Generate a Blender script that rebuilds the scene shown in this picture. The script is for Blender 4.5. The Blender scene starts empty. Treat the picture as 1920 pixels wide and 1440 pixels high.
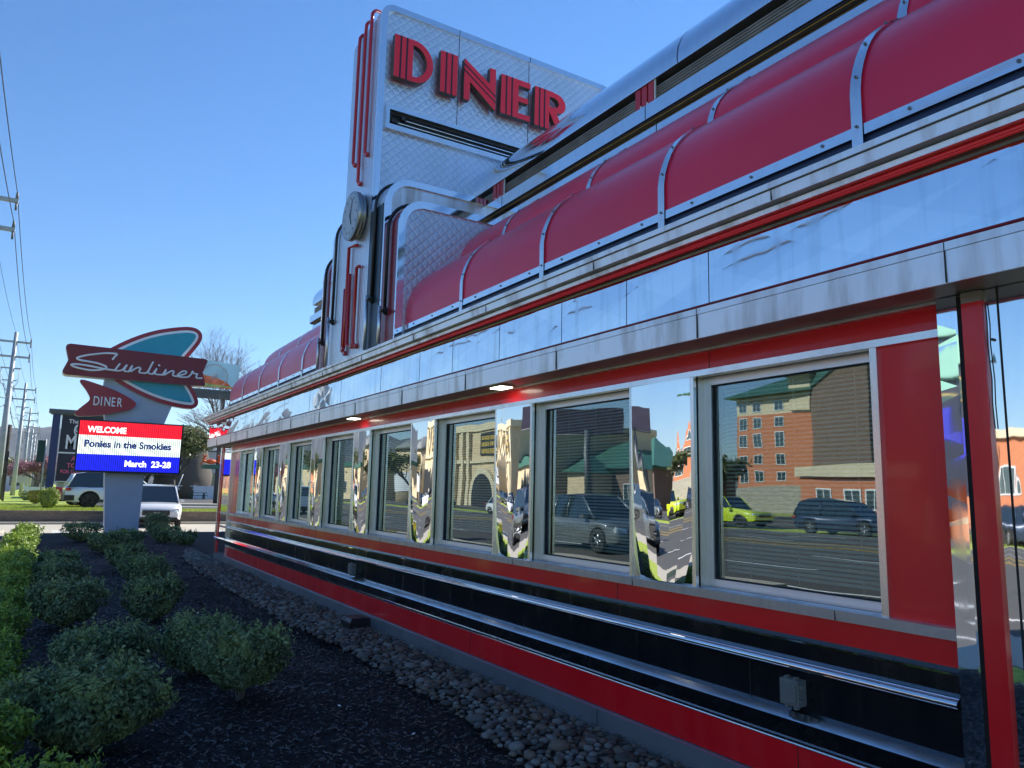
import bpy, bmesh, math, random
from mathutils import Vector, Matrix
random.seed(7)
C = bpy.context.scene.collection
R = math.radians

# ------------------------------------------------------------------ camera
def make_camera():
    pit, roll, yaw = R(8.346), R(1.258), R(31.62)
    F = Vector((math.sin(yaw)*math.cos(pit), math.cos(yaw)*math.cos(pit), math.sin(pit)))
    Rt = Vector((math.cos(yaw), -math.sin(yaw), 0)); U = Rt.cross(F)
    R2 = Rt*math.cos(roll)+U*math.sin(roll); U2 = -Rt*math.sin(roll)+U*math.cos(roll)
    cd = bpy.data.cameras.new('camera'); cd.sensor_width = 36; cd.lens = 1400/1920*36
    cd.clip_end = 40000; cd.clip_start = 0.05
    co = bpy.data.objects.new('camera', cd); C.objects.link(co)
    m = Matrix((R2, U2, -F)).transposed().to_4x4(); m.translation = Vector((0, 0, 1.6))
    co.matrix_world = m
    bpy.context.scene.camera = co
make_camera()

# ------------------------------------------------------------------ light
SUNV = Vector((1.0, 0.45, 0.82)).normalized()
elev = math.asin(SUNV.z); azi = math.atan2(SUNV.x, SUNV.y)
w = bpy.data.worlds.new('World'); bpy.context.scene.world = w; w.use_nodes = True
nt = w.node_tree; bg = nt.nodes['Background']
sky = nt.nodes.new('ShaderNodeTexSky'); sky.sky_type = 'NISHITA'; sky.sun_disc = False
sky.sun_elevation = elev; sky.sun_rotation = azi; sky.air_density = 1.0; sky.dust_density = 0.0; sky.ozone_density = 5.0
hs = nt.nodes.new('ShaderNodeHueSaturation'); hs.inputs['Saturation'].default_value = 1.18; hs.inputs['Hue'].default_value = .502; nt.links.new(sky.outputs[0], hs.inputs['Color'])
nt.links.new(hs.outputs[0], bg.inputs[0]); bg.inputs[1].default_value = 0.078
sl = bpy.data.lights.new('sun', 'SUN'); sl.energy = 3.9; sl.angle = R(0.5); sl.color = (1, 0.95, 0.87)
so = bpy.data.objects.new('sun', sl); C.objects.link(so)
so.rotation_euler = SUNV.to_track_quat('Z', 'Y').to_euler()
vs = bpy.context.scene.view_settings
vs.view_transform = 'Standard'; vs.look = 'None'; vs.gamma = 1; vs.exposure = 1.24
bpy.context.scene.cycles.max_bounces = 10
bpy.context.scene.cycles.glossy_bounces = 6
bpy.context.scene.cycles.transparent_max_bounces = 12
bpy.context.scene.cycles.caustics_reflective = True

# ------------------------------------------------------------------ materials
MATS = {}
class NB:
    def __init__(s, name):
        s.m = bpy.data.materials.new(name); s.m.use_nodes = True; s.t = s.m.node_tree
        s.p = s.t.nodes['Principled BSDF']; s.out = s.t.nodes['Material Output']; MATS[name] = s.m
    def n(s, typ, **kw):
        x = s.t.nodes.new(typ)
        for k, v in kw.items(): setattr(x, k, v)
        return x
    def l(s, a, b): s.t.links.new(a, b)
    def coord(s, scale=(1, 1, 1), rot=(0, 0, 0)):
        tc = s.n('ShaderNodeTexCoord'); mp = s.n('ShaderNodeMapping')
        mp.inputs['Scale'].default_value = scale; mp.inputs['Rotation'].default_value = rot
        s.l(tc.outputs['Object'], mp.inputs[0]); return mp.outputs[0]
    def noise(s, vec, scale=5, detail=3, rough=.5):
        x = s.n('ShaderNodeTexNoise'); x.inputs['Scale'].default_value = scale
        x.inputs['Detail'].default_value = detail; x.inputs['Roughness'].default_value = rough
        s.l(vec, x.inputs['Vector']); return x.outputs[0]
    def ramp(s, fac, stops):
        x = s.n('ShaderNodeValToRGB'); e = x.color_ramp.elements
        while len(e) < len(stops): e.new(0.5)
        for i, (p, c) in enumerate(stops):
            e[i].position = p; e[i].color = (c[0], c[1], c[2], 1) if hasattr(c, '__len__') else (c, c, c, 1)
        s.l(fac, x.inputs[0]); return x.outputs[0]
    def bump(s, h, strength=.3, dist=.01, prev=None):
        b = s.n('ShaderNodeBump'); b.inputs['Strength'].default_value = strength; b.inputs['Distance'].default_value = dist
        s.l(h, b.inputs['Height'])
        if prev: s.l(prev, b.inputs['Normal'])
        s.l(b.outputs[0], s.p.inputs['Normal']); return b.outputs[0]
    def math(s, op, a, b=None):
        x = s.n('ShaderNodeMath', operation=op)
        for i, v in enumerate((a, b)):
            if v is None: continue
            if hasattr(v, 'links'): s.l(v, x.inputs[i])
            else: x.inputs[i].default_value = v
        return x.outputs[0]
    def mix(s, f, a, b):
        x = s.n('ShaderNodeMix', data_type='RGBA')
        for i, v in ((0, f), (6, a), (7, b)):
            if hasattr(v, 'links'): s.l(v, x.inputs[i])
            else: x.inputs[i].default_value = v if i == 0 else (*v, 1)
        return x.outputs[2]
    def set(s, **k):
        nm = dict(base='Base Color', rough='Roughness', metal='Metallic', coat='Coat Weight', crough='Coat Roughness', spec='Specular IOR Level', em='Emission Strength', emc='Emission Color', sss='Subsurface Weight', trans='Transmission Weight', alpha='Alpha', aniso='Anisotropic')
        for q, v in k.items():
            i = s.p.inputs[nm[q]]
            if hasattr(v, 'links'): s.l(v, i)
            else: i.default_value = (*v, 1) if hasattr(v, '__len__') else v
        return s

def plain(name, col, rough=.6, metal=0, var=.12, vs_=6, bump=0, bs=40, coat=0, spec=.5):
    b = NB(name); v = b.coord(); n = b.noise(v, vs_, 4)
    lo = tuple(c*(1-var) for c in col); hi = tuple(min(1, c*(1+var)) for c in col)
    b.set(base=b.ramp(n, [(.3, lo), (.7, hi)]), rough=rough, metal=metal, coat=coat, spec=spec)
    if bump: b.bump(b.noise(v, bs, 4), bump, .01)
    return b.m

def steel(name, col=(.84, .85, .88), rough=.42, stain=.5, streak=(1, 1, 60), grime=True):
    b = NB(name); v = b.coord(streak); fine = b.noise(v, 6, 3)
    base = col
    if grime:
        st = b.noise(b.coord((2.2, 2.2, .35)), 2.2, 5, .65)
        f = b.ramp(st, [(.48, 0.0), (.72, stain)])
        base = b.mix(f, col, (.30, .27, .22))
        b.set(rough=b.math('ADD', b.math('MULTIPLY', f, .35), rough))
    else: b.set(rough=rough)
    b.set(base=base, metal=1)
    b.bump(fine, .12, .002); return b.m

steel('steel')
steel('fascia_steel', (.80, .81, .84), .36, .55, (1, 1, 1))
steel('clean_steel', (.82, .83, .86), .22, .2, (60, 60, 1))
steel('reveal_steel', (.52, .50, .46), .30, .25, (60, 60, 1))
steel('dark_steel', (.36, .36, .36), .3, .3)
steel('aluminium_frame', (.80, .81, .85), .42, .1, grime=False)

def mirror(name, wav=.02, scale=(1, 1, 1), ns=3, col=(.80, .82, .85), rough=.015, stain=0, fine=0):
    b = NB(name); v = b.coord(scale); n = b.noise(v, ns, 2)
    base = col
    if stain:
        st = b.noise(b.coord((5, 5, .5)), 2.0, 5, .6)
        f = b.ramp(st, [(.5, 0.0), (.75, stain)]); base = b.mix(f, col, (.42, .44, .45)); b.set(rough=b.math('ADD', b.math('MULTIPLY', f, .25), rough))
    else: b.set(rough=rough)
    b.set(base=base, metal=1)
    if fine:
        x = b.n('ShaderNodeTexVoronoi'); x.inputs['Scale'].default_value = 1.7; b.l(b.coord((1, 1, .8)), x.inputs['Vector'])
        dn = b.ramp(x.outputs['Distance'], [(.0, 1.0), (.05, .35), (.11, 0.0)]); n = b.math('ADD', n, b.math('MULTIPLY', dn, fine))
        tc = b.n('ShaderNodeTexCoord'); sp = b.n('ShaderNodeSeparateXYZ'); b.l(tc.outputs['Object'], sp.inputs[0])
        for kz, per, am in ((2.6, 1.31, 2.2), (-2.2, 1.07, 2.0), (5.0, 1.9, 1.5)):
            q = b.math('ADD', b.math('MULTIPLY', sp.outputs[2], kz), sp.outputs[1]); fr_ = b.math('FRACT', b.math('DIVIDE', q, per))
            n = b.math('ADD', n, b.math('MULTIPLY', b.math('ABSOLUTE', b.math('SUBTRACT', fr_, .5)), am))
    b.bump(n, 1.0, wav)
    return b.m
mirror('mirror_panel', .0018, (1, 1, 1), 2.2, (.84, .88, .93), .03, .35, 1.6)
mirror('frame_chrome', .0012, (1, 1, 1), 3, (.86, .88, .92), .07, .2)
mirror('chrome', .002, (1, .15, 1), 4, (.92, .93, .95), .03)
mirror('roof_chrome', .004, (1, .35, 1), 1.6, (.82, .85, .90), .08, .15)
mirror('corner_mirror', .0010, (1, 3, .8), 3, (.84, .84, .84), .02)

def pilaster_mirror():
    b = NB('pilaster_mirror')
    v = b.coord((3, 3, .45)); n = b.noise(v, 2.5, 2, .4)
    b.set(base=(.86, .86, .86), metal=1, rough=.012)
    x = b.n('ShaderNodeTexVoronoi'); x.feature = 'SMOOTH_F1'; x.inputs['Scale'].default_value = 3.2; x.inputs['Smoothness'].default_value = .3
    b.l(b.coord((1, 2.2, .35)), x.inputs['Vector'])
    h = b.math('ADD', b.math('MULTIPLY', n, .6), b.math('MULTIPLY', x.outputs['Distance'], .45))
    b.bump(h, 1.0, .0011)
pilaster_mirror()

def enamel(name, col, rough=.25, coat=.6, var=.06, crough=.06):
    b = NB(name); v = b.coord(); n = b.noise(v, 1.2, 3)
    b.set(base=b.ramp(n, [(.3, tuple(c*(1-var) for c in col)), (.7, tuple(c*(1+var) for c in col))]), coat=coat, crough=crough)
    st = b.ramp(b.noise(b.coord((3, 3, .6)), 2.5, 5, .65), [(.42, rough), (.75, rough+(.22 if 'canopy' not in name else .05))]); b.set(rough=st)
    b.bump(b.noise(v, 2.0, 2), .25, .004); return b.m
enamel('red_enamel', (.80, .004, .012), .28, .35)
enamel('dark_red_enamel', (.24, .005, .014), .3, .3)
enamel('canopy_red', (.78, .018, .070), .36, .25, .06, .25)
enamel('neon_red', (.52, .010, .016), .3, .5)
enamel('cornice_neon', (.90, .012, .02), .3, .3)
enamel('letter_red', (.85, .018, .05), .5, .1)
enamel('stripe_dark', (.03, .004, .02), .5, .1)
enamel('black_enamel', (.006, .007, .010), .14, .5, .0)
enamel('black_plastic', (.012, .012, .014), .4, .0)
enamel('navy_trim', (.014, .030, .085), .35, .1)
enamel('sign_maroon', (.21, .014, .020), .4, .15)
enamel('sign_crimson', (.36, .008, .022), .35, .3)
enamel('sign_teal', (.004, .34, .45), .35, .3)
enamel('sign_white', (.88, .88, .9), .4, .2)
enamel('pylon_paint', (.44, .50, .62), .45, .1)
plain('sign_edge', (.62, .60, .55), .5)
plain('letter_side', (.10, .075, .055), .45, .3)
plain('dirty_flange', (.50, .52, .55), .35, 1, .25, 3)
plain('rubber_gasket', (.015, .015, .017), .6)
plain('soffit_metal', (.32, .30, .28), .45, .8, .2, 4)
plain('plinth_metal', (.34, .37, .42), .38, .75, .1, 3)
plain('louver_metal', (.34, .29, .235), .42, .6, .2, 5)
plain('interior_wall', (.06, .065, .06), .9)
plain('blind_white', (.75, .76, .74), .6)
plain('box_plastic', (.15, .155, .15), .6, 0, .2, 20)
plain('screw', (.20, .20, .20), .4, .9)
plain('clock_dial', (.40, .46, .55), .4)

def quilt():
    b = NB('quilted_steel'); tc = b.n('ShaderNodeTexCoord'); sp = b.n('ShaderNodeSeparateXYZ'); b.l(tc.outputs['Object'], sp.inputs[0])
    k = math.pi/.078
    a = b.math('ADD', sp.outputs[0], sp.outputs[2]); c = b.math('SUBTRACT', sp.outputs[0], sp.outputs[2])
    sa = b.math('ABSOLUTE', b.math('SINE', b.math('MULTIPLY', a, k*.7))); sc_ = b.math('ABSOLUTE', b.math('SINE', b.math('MULTIPLY', c, k*.7)))
    h = b.math('MINIMUM', b.math('POWER', sa, .5), b.math('POWER', sc_, .5))
    st = b.noise(b.coord((1.2, 1.2, .5)), 2.0, 5, .6)
    f = b.ramp(st, [(.45, 0.0), (.75, .5)])
    gr = b.ramp(h, [(.0, .72), (.40, 1.0)])
    base = b.mix(f, (.66, .73, .84), (.50, .53, .57))
    mx = b.n('ShaderNodeMix', data_type='RGBA', blend_type='MULTIPLY'); mx.inputs[0].default_value = 1
    b.l(base, mx.inputs[6]); b.l(gr, mx.inputs[7])
    b.set(base=mx.outputs[2], metal=.85, rough=.40); b.bump(h, .55, .006)
quilt()

def fluted():
    b = NB('fluted_metal'); tc = b.n('ShaderNodeTexCoord'); sp = b.n('ShaderNodeSeparateXYZ'); b.l(tc.outputs['Object'], sp.inputs[0])
    s_ = b.math('SINE', b.math('MULTIPLY', sp.outputs[1], 130))
    b.set(base=(.78, .80, .84), metal=.9, rough=.36); b.bump(s_, .4, .004)
fluted()

def glass():
    b = NB('window_glass'); t = b.t
    tr = b.n('ShaderNodeBsdfTransparent'); tr.inputs[0].default_value = (.72, .84, .80, 1)
    gl = b.n('ShaderNodeBsdfGlossy'); gl.inputs['Color'].default_value = (.84, .99, 1, 1); gl.inputs['Roughness'].default_value = .004
    fr = b.n('ShaderNodeFresnel'); fr.inputs[0].default_value = 1.6
    mx = b.n('ShaderNodeMixShader')
    f = b.math('MULTIPLY', b.math('ADD', fr.outputs[0], .23), 1.0)
    f = b.math('MINIMUM', f, 1.0)
    n = b.noise(b.coord((1, 1.0, 3.0)), 1.6, 1, .3)
    bp = b.n('ShaderNodeBump'); bp.inputs['Strength'].default_value = 1; bp.inputs['Distance'].default_value = .0006; b.l(n, bp.inputs['Height'])
    b.l(bp.outputs[0], gl.inputs['Normal'])
    b.l(f, mx.inputs[0]); b.l(tr.outputs[0], mx.inputs[1]); b.l(gl.outputs[0], mx.inputs[2]); b.l(mx.outputs[0], b.out.inputs[0])
glass()

def emis(name, col, st):
    b = NB(name); b.set(base=(.02, .02, .02), em=st, emc=col, rough=.5); return b.m
emis('lamp_glow', (1, .93, .78), 3.5)
def led(name, col, st, dark=.35):
    b = NB(name); tc = b.n('ShaderNodeTexCoord'); sp = b.n('ShaderNodeSeparateXYZ'); b.l(tc.outputs['Object'], sp.inputs[0])
    s_ = b.math('SINE', b.math('MULTIPLY', sp.outputs[0], 2*math.pi/.062))
    f = b.ramp(b.math('ADD', b.math('MULTIPLY', s_, .5), .5), [(.25, dark), (.7, 1.0)])
    b.set(base=(.01, .01, .01), rough=.5, emc=col); b.set(em=b.math('MULTIPLY', f, st))
led('led_red', (1, .01, .03), .75, .30); led('led_white', (.85, 1, .93), .85, .25); led('led_blue', (.01, .015, .75), .8, .35)
led('led_white_text', (1, 1, 1), .95, .75); led('led_blue_text', (.005, .03, .30), .4, .3)

def leafmat(name, a, c, tr=.25):
    b = NB(name); oi = b.n('ShaderNodeObjectInfo'); g = b.n('ShaderNodeNewGeometry')
    col = b.ramp(g.outputs['Random Per Island'], [(.0, a), (.55, tuple((x+y)/2 for x, y in zip(a, c))), (1, c)])
    cl_ = b.ramp(b.noise(b.coord(), 4.5, 2), [(.45, 0.0), (.70, .65)])
    col = b.mix(cl_, col, tuple(min(1, q*k) for q, k in zip(c, (1.25, 1.15, .8))))
    b.set(base=col, rough=.42, spec=.5)
    tl = b.n('ShaderNodeBsdfTranslucent'); b.l(col, tl.inputs[0]); mx = b.n('ShaderNodeMixShader'); mx.inputs[0].default_value = tr
    b.l(b.p.outputs[0], mx.inputs[1]); b.l(tl.outputs[0], mx.inputs[2]); b.l(mx.outputs[0], b.out.inputs[0])
leafmat('leaf_dark', (.055, .090, .045), (.34, .43, .20))
leafmat('leaf_light', (.09, .16, .025), (.40, .54, .09))
leafmat('leaf_tree', (.04, .07, .02), (.20, .22, .09))
leafmat('leaf_bright', (.12, .20, .03), (.35, .42, .08))
leafmat('leaf_yellow', (.35, .30, .03), (.65, .55, .08))
leafmat('blossom', (.20, .08, .12), (.42, .22, .28))
leafmat('grass_blade', (.22, .30, .04), (.55, .60, .14))
leafmat('dry_leaf', (.05, .03, .015), (.16, .09, .045), .1)
plain('bark', (.10, .085, .07), .9, 0, .3, 12, .6)
plain('twig_grey', (.16, .13, .12), .9, 0, .2, 8)
plain('pole_steel', (.42, .44, .45), .6, .3, .15, 1.5)
plain('pole_wood', (.07, .06, .055), .9, 0, .3, 6)
plain('wire', (.03, .03, .035), .5)
def ground(name, cols, scale, bump, rough=.9, big=.4, dist=.02):
    b = NB(name); v = b.coord(); n = b.noise(v, scale, 8, .7); m_ = b.noise(v, big, 3)
    c = b.ramp(n, [(.32, cols[0]), (.5, cols[1]), (.68, cols[2])])
    c2 = b.mix(b.ramp(m_, [(.35, 0), (.65, .45)]), c, cols[3] if len(cols) > 3 else cols[1])
    b.set(base=c2, rough=rough, spec=.3); b.bump(n, bump, dist)
ground('mulch', [(.006, .005, .006), (.018, .015, .017), (.045, .036, .036), (.012, .011, .014)], 45, 1.0, .85)
leafmat('mulch_chip', (.008, .007, .008), (.11, .088, .085), .02)
ground('lawn_grass', [(.17, .25, .03), (.30, .39, .05), (.50, .56, .12), (.40, .46, .09)], 9, .45)
ground('asphalt', [(.06, .06, .06), (.085, .083, .08), (.12, .118, .11), (.10, .098, .09)], 30, .3, .85)
ground('concrete', [(.36, .33, .27), (.44, .40, .33), (.50, .46, .38), (.40, .36, .30)], 12, .2)
ground('earth', [(.08, .055, .035), (.13, .09, .06), (.19, .14, .09)], 20, .6)
ground('gravel_soil', [(.03, .025, .02), (.06, .05, .04), (.11, .09, .075)], 60, .8)
ground('mountain_forest', [(.05, .055, .05), (.08, .085, .075), (.12, .115, .10), (.10, .09, .085)], .01, .8, 1, .002, 40)
plain('road_paint', (.75, .75, .72), .7)
plain('yellow_paint', (.65, .42, .04), .7)
for nm, c in (('stone_grey', (.13, .12, .11)), ('stone_tan', (.17, .125, .095)), ('stone_dark', (.065, .058, .052)), ('stone_pale', (.22, .205, .185))):
    plain(nm, c, .7, 0, .3, 25, .3, 60)
def brick(name, c1, c2, mortar, sc, squash=.5):
    b = NB(name); x = b.n('ShaderNodeTexBrick'); x.inputs['Color1'].default_value = (*c1, 1); x.inputs['Color2'].default_value = (*c2, 1); x.inputs['Mortar'].default_value = (*mortar, 1)
    x.inputs['Scale'].default_value = sc; x.inputs['Mortar Size'].default_value = .012
    tc = b.n('ShaderNodeTexCoord'); sp = b.n('ShaderNodeSeparateXYZ'); b.l(tc.outputs['Object'], sp.inputs[0])
    cb = b.n('ShaderNodeCombineXYZ'); b.l(b.math('ADD', sp.outputs[0], sp.outputs[1]), cb.inputs[0]); b.l(sp.outputs[2], cb.inputs[1]); b.l(cb.outputs[0], x.inputs['Vector'])
    b.set(base=x.outputs[0], rough=.85); b.bump(x.outputs['Fac'], -.4, .01)
brick('wall_block', (.17, .135, .105), (.23, .18, .14), (.08, .07, .055), 2.2)
brick('orange_brick', (.50, .17, .075), (.56, .20, .09), (.40, .17, .09), 3)
brick('stone_cladding', (.30, .28, .24), (.40, .37, .31), (.18, .17, .15), 1.2)
plain('cream_stucco', (.62, .53, .36), .85, 0, .06, 1)
plain('beige_stone', (.60, .47, .29), .85, 0, .1, 1)
plain('brown_stucco', (.16, .11, .08), .85, 0, .1, 1)
plain('green_roof', (.05, .15, .11), .5, .3, .1, 1)
plain('grey_roof', (.16, .17, .17), .7, 0, .1, 1)
plain('white_wall', (.55, .56, .58), .8, 0, .06, .6)
plain('white_fence', (.62, .66, .72), .6, 0, .05, 2)
plain('slate_paint', (.022, .04, .06), .35, .2)
plain('navy_paint', (.02, .035, .12), .5, 0, .08, 2)
plain('dark_panel', (.012, .015, .03), .4, 0, .1, 2)
plain('grey_cap', (.10, .11, .12), .5, .3)
plain('print_white', (.75, .75, .75), .6)
plain('print_pink', (.75, .12, .22), .6)
plain('print_gold', (.55, .38, .08), .5)
plain('bb_sky', (.42, .66, .82), .6, 0, .15, .8)
plain('bb_orange', (.95, .13, .03), .6, 0, .45, 2.5)
plain('bb_foliage', (.38, .42, .14), .8, 0, .5, 3)
plain('bb_purple', (.045, .035, .06), .5, 0, .3, 1)
plain('picnic_green', (.01, .05, .05), .6)
plain('tyre', (.02, .02, .02), .85)
plain('rim_metal', (.45, .46, .48), .3, .9)
plain('rim_black', (.03, .03, .03), .35, .4)
plain('car_trim', (.02, .02, .022), .5)
plain('tail_light', (.35, .01, .02), .2, 0, .05, 3, coat=1)
plain('head_light', (.70, .74, .78), .1, .4, .05, 3, coat=1)
b = NB('car_glass'); b.set(base=(.012, .018, .022), rough=.04, coat=1, crough=.01)
b = NB('building_glass'); b.set(base=(.05, .08, .09), rough=.08, metal=.3, coat=1)
for nm, c, mt in (('paint_white', (.74, .75, .76), 0), ('paint_silver', (.42, .47, .55), .5), ('paint_pearl', (.66, .70, .76), .15), ('paint_lime', (.50, .62, .01), 0), ('paint_navy', (.02, .035, .07), .3), ('paint_grey', (.16, .18, .19), .5), ('paint_black', (.012, .012, .014), 0), ('paint_red', (.35, .01, .02), 0)):
    b = NB(nm); b.set(base=c, rough=.35, metal=mt, coat=1, crough=.03)

# ------------------------------------------------------------------ mesh builder
class MB:
    def __init__(s): s.v = []; s.f = []; s.mi = []; s.mats = []; s.cur = 0; s.sm = []; s.smooth = False
    def mat(s, name):
        if name not in s.mats: s.mats.append(name)
        s.cur = s.mats.index(name); return s
    def face(s, idx): s.f.append(tuple(idx)); s.mi.append(s.cur); s.sm.append(s.smooth)
    def quad(s, a, b, c, d):
        k = len(s.v); s.v += [a, b, c, d]; s.face((k, k+1, k+2, k+3))
    def box(s, x0, x1, y0, y1, z0, z1):
        k = len(s.v); s.v += [(x0, y0, z0), (x1, y0, z0), (x1, y1, z0), (x0, y1, z0), (x0, y0, z1), (x1, y0, z1), (x1, y1, z1), (x0, y1, z1)]
        for q in ((0, 3, 2, 1), (4, 5, 6, 7), (0, 1, 5, 4), (1, 2, 6, 5), (2, 3, 7, 6), (3, 0, 4, 7)): s.face([k+i for i in q])
        return s
    def rings(s, rings, closed=True, caps=True):
        k = len(s.v); n = len(rings[0])
        for r in rings: s.v += [tuple(p) for p in r]
        for i in range(len(rings)-1):
            for j in range(n if closed else n-1):
                a = k+i*n+j; b_ = k+i*n+(j+1) % n; s.face((a, b_, b_+n, a+n))
        if caps and closed:
            sm = s.smooth; s.smooth = False
            s.face([k+j for j in range(n)][::-1]); s.face([k+(len(rings)-1)*n+j for j in range(n)]); s.smooth = sm
        return s
    def tube(s, pts, r, n=8, r2=None, closed=False):
        P = [Vector(p) for p in pts]; R_ = []; up = None; m = len(P)
        for i, p in enumerate(P):
            if closed: d = (P[(i+1) % m]-P[i-1])
            else: d = (P[min(i+1, m-1)]-P[max(i-1, 0)])
            d.normalize()
            if up is None: up = Vector((0, 0, 1)) if abs(d.z) < .9 else Vector((1, 0, 0))
            a = d.cross(up).normalized(); b_ = a.cross(d).normalized(); up = b_
            rr = r if r2 is None else r+(r2-r)*i/max(1, m-1)
            if hasattr(r, '__len__'): rr = r[i]
            R_.append([p+a*math.cos(t)*rr+b_*math.sin(t)*rr for t in [2*math.pi*j/n for j in range(n)]])
        sm = s.smooth; s.smooth = True
        if closed: R_.append(R_[0])
        s.rings(R_, True, not closed); s.smooth = sm; return s
    def disc_cyl(s, c, axis, r, h, n=24, r2=None):
        c = Vector(c); ax = Vector(axis).normalized(); up = Vector((0, 0, 1)) if abs(ax.z) < .9 else Vector((1, 0, 0))
        a = ax.cross(up).normalized(); b_ = a.cross(ax)
        r2 = r if r2 is None else r2
        sm = s.smooth; s.smooth = True
        s.rings([[c+ax*o+(a*math.cos(2*math.pi*j/n)+b_*math.sin(2*math.pi*j/n))*q for j in range(n)] for o, q in ((0, r), (h, r2))])
        s.smooth = sm; return s
    def prism(s, pts, y0, y1, side=None):   # polygon in XZ, thickness in Y
        k = len(s.v); n = len(pts)
        s.v += [(p[0], y0, p[1]) for p in pts]+[(p[0], y1, p[1]) for p in pts]
        s.face([k+j for j in range(n)]); s.face([k+n+j for j in range(n)][::-1])
        c = s.cur
        if side: s.mat(side)
        for j in range(n): s.face((k+j, k+n+j, k+n+(j+1) % n, k+(j+1) % n))
        s.cur = c; return s
    def tri_prism(s, outer, holes, y0, y1, side=None):
        # polygon with holes through mathutils tessellation
        from mathutils.geometry import tessellate_polygon
        loops = [outer]+holes; flat = [p for L in loops for p in L]
        tris = tessellate_polygon([[Vector((p[0], p[1], 0)) for p in L] for L in loops])
        k = len(s.v); n = len(flat)
        s.v += [(p[0], y0, p[1]) for p in flat]+[(p[0], y1, p[1]) for p in flat]
        for t in tris: s.face([k+i for i in t]); s.face([k+n+i for i in t][::-1])
        c = s.cur
        if side: s.mat(side)
        o = 0
        for L in loops:
            m = len(L)
            for j in range(m): s.face((k+o+j, k+n+o+j, k+n+o+(j+1) % m, k+o+(j+1) % m))
            o += m
        s.cur = c; return s
    def sweepY(s, prof, y0, y1, seg=1, closed=False):  # open profile in (x,z) along Y
        k = len(s.v); n = len(prof)
        for i in range(seg+1):
            y = y0+(y1-y0)*i/seg; s.v += [(x, y, z) for x, z in prof]
        for i in range(seg):
            for j in range(n if closed else n-1):
                a = k+i*n+j; b_ = k+i*n+(j+1) % n; s.face((a, a+n, b_+n, b_))
        return s
    def sweepL(s, prof, y0, wx=3.3, wy=17.35, x1=11.0):   # profile (d outward, z): along Y then round the corner along X
        k = len(s.v); n = len(prof)
        for f in (lambda d: (wx-d, y0), lambda d: (wx-d, wy+d), lambda d: (x1, wy+d)):
            s.v += [(*f(d), z) for d, z in prof]
        for i in range(2):
            for j in range(n-1):
                a = k+i*n+j; s.face((a, a+n, a+n+1, a+1))
        return s
    def build(s, name, parent=None, origin=None, bevel=0, fix=True):
        me = bpy.data.meshes.new(name)
        o = Vector((0, 0, 0))
        if parent is not None: o = Vector(parent.get('_o', (0, 0, 0)))
        elif origin is not None: o = Vector(origin)
        me.from_pydata([(p[0]-o.x, p[1]-o.y, p[2]-o.z) for p in s.v], [], s.f)
        for m in s.mats: me.materials.append(MATS[m])
        me.polygons.foreach_set('material_index', s.mi); me.polygons.foreach_set('use_smooth', s.sm)
        if fix and len(s.f) < 60000:
            bm = bmesh.new(); bm.from_mesh(me); bmesh.ops.recalc_face_normals(bm, faces=bm.faces); bm.to_mesh(me); bm.free()
        me.update()
        ob = bpy.data.objects.new(name, me); C.objects.link(ob)
        if parent is not None: ob.parent = parent; ob['_o'] = tuple(o)
        else: ob.location = o; ob['_o'] = tuple(o)
        if bevel:
            md = ob.modifiers.new('bevel', 'BEVEL'); md.width = bevel; md.segments = 2; md.limit_method = 'ANGLE'; md.angle_limit = R(40)
        return ob

def thing(name, label, cat, loc=(0, 0, 0), group=None):
    o = bpy.data.objects.new(name, None); C.objects.link(o); o.location = loc; o['_o'] = tuple(loc)
    o.empty_display_size = .2
    o['label'] = label; o['category'] = cat
    if group: o['group'] = group
    return o
def tag(o, label, cat, group=None, kind=None):
    o['label'] = label
    if cat: o['category'] = cat
    if group: o['group'] = group
    if kind: o['kind'] = kind
    return o
def struct(o, label=None):
    o['kind'] = 'structure'
    if label: o['label'] = label
    return o
def copy_tree(o, parent=None):
    c = o.copy(); C.objects.link(c); c.parent = parent
    for ch in list(o.children): copy_tree(ch, c)
    return c
def text(name, s, size, loc, rot, mat, parent=None, ext=.01, align='LEFT', xs=1.0, bold=0.0, origin=None):
    cu = bpy.data.curves.new(name, 'FONT'); cu.body = s; cu.size = size; cu.extrude = ext; cu.align_x = align; cu.offset = bold; cu.resolution_u = 4
    tmp = bpy.data.objects.new('tmp', cu); C.objects.link(tmp)
    me = bpy.data.meshes.new_from_object(tmp); bpy.data.objects.remove(tmp)
    M = Matrix.Translation(Vector(loc)) @ rot @ Matrix.Diagonal((xs, 1, 1, 1))
    o = Vector(parent.get('_o', (0, 0, 0))) if parent is not None else Vector(origin or (0, 0, 0))
    me.transform(Matrix.Translation(-o) @ M)
    me.materials.clear(); me.materials.append(MATS[mat])
    ob = bpy.data.objects.new(name, me); C.objects.link(ob); ob['_o'] = tuple(o)
    if parent is not None: ob.parent = parent
    return ob
FRONT = Matrix.Rotation(R(90), 4, 'X')                     # text faces -Y, reads along +X
EAST = Matrix.Rotation(R(90), 4, 'Z') @ Matrix.Rotation(R(90), 4, 'X')   # text faces +X, reads along +Y

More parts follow.
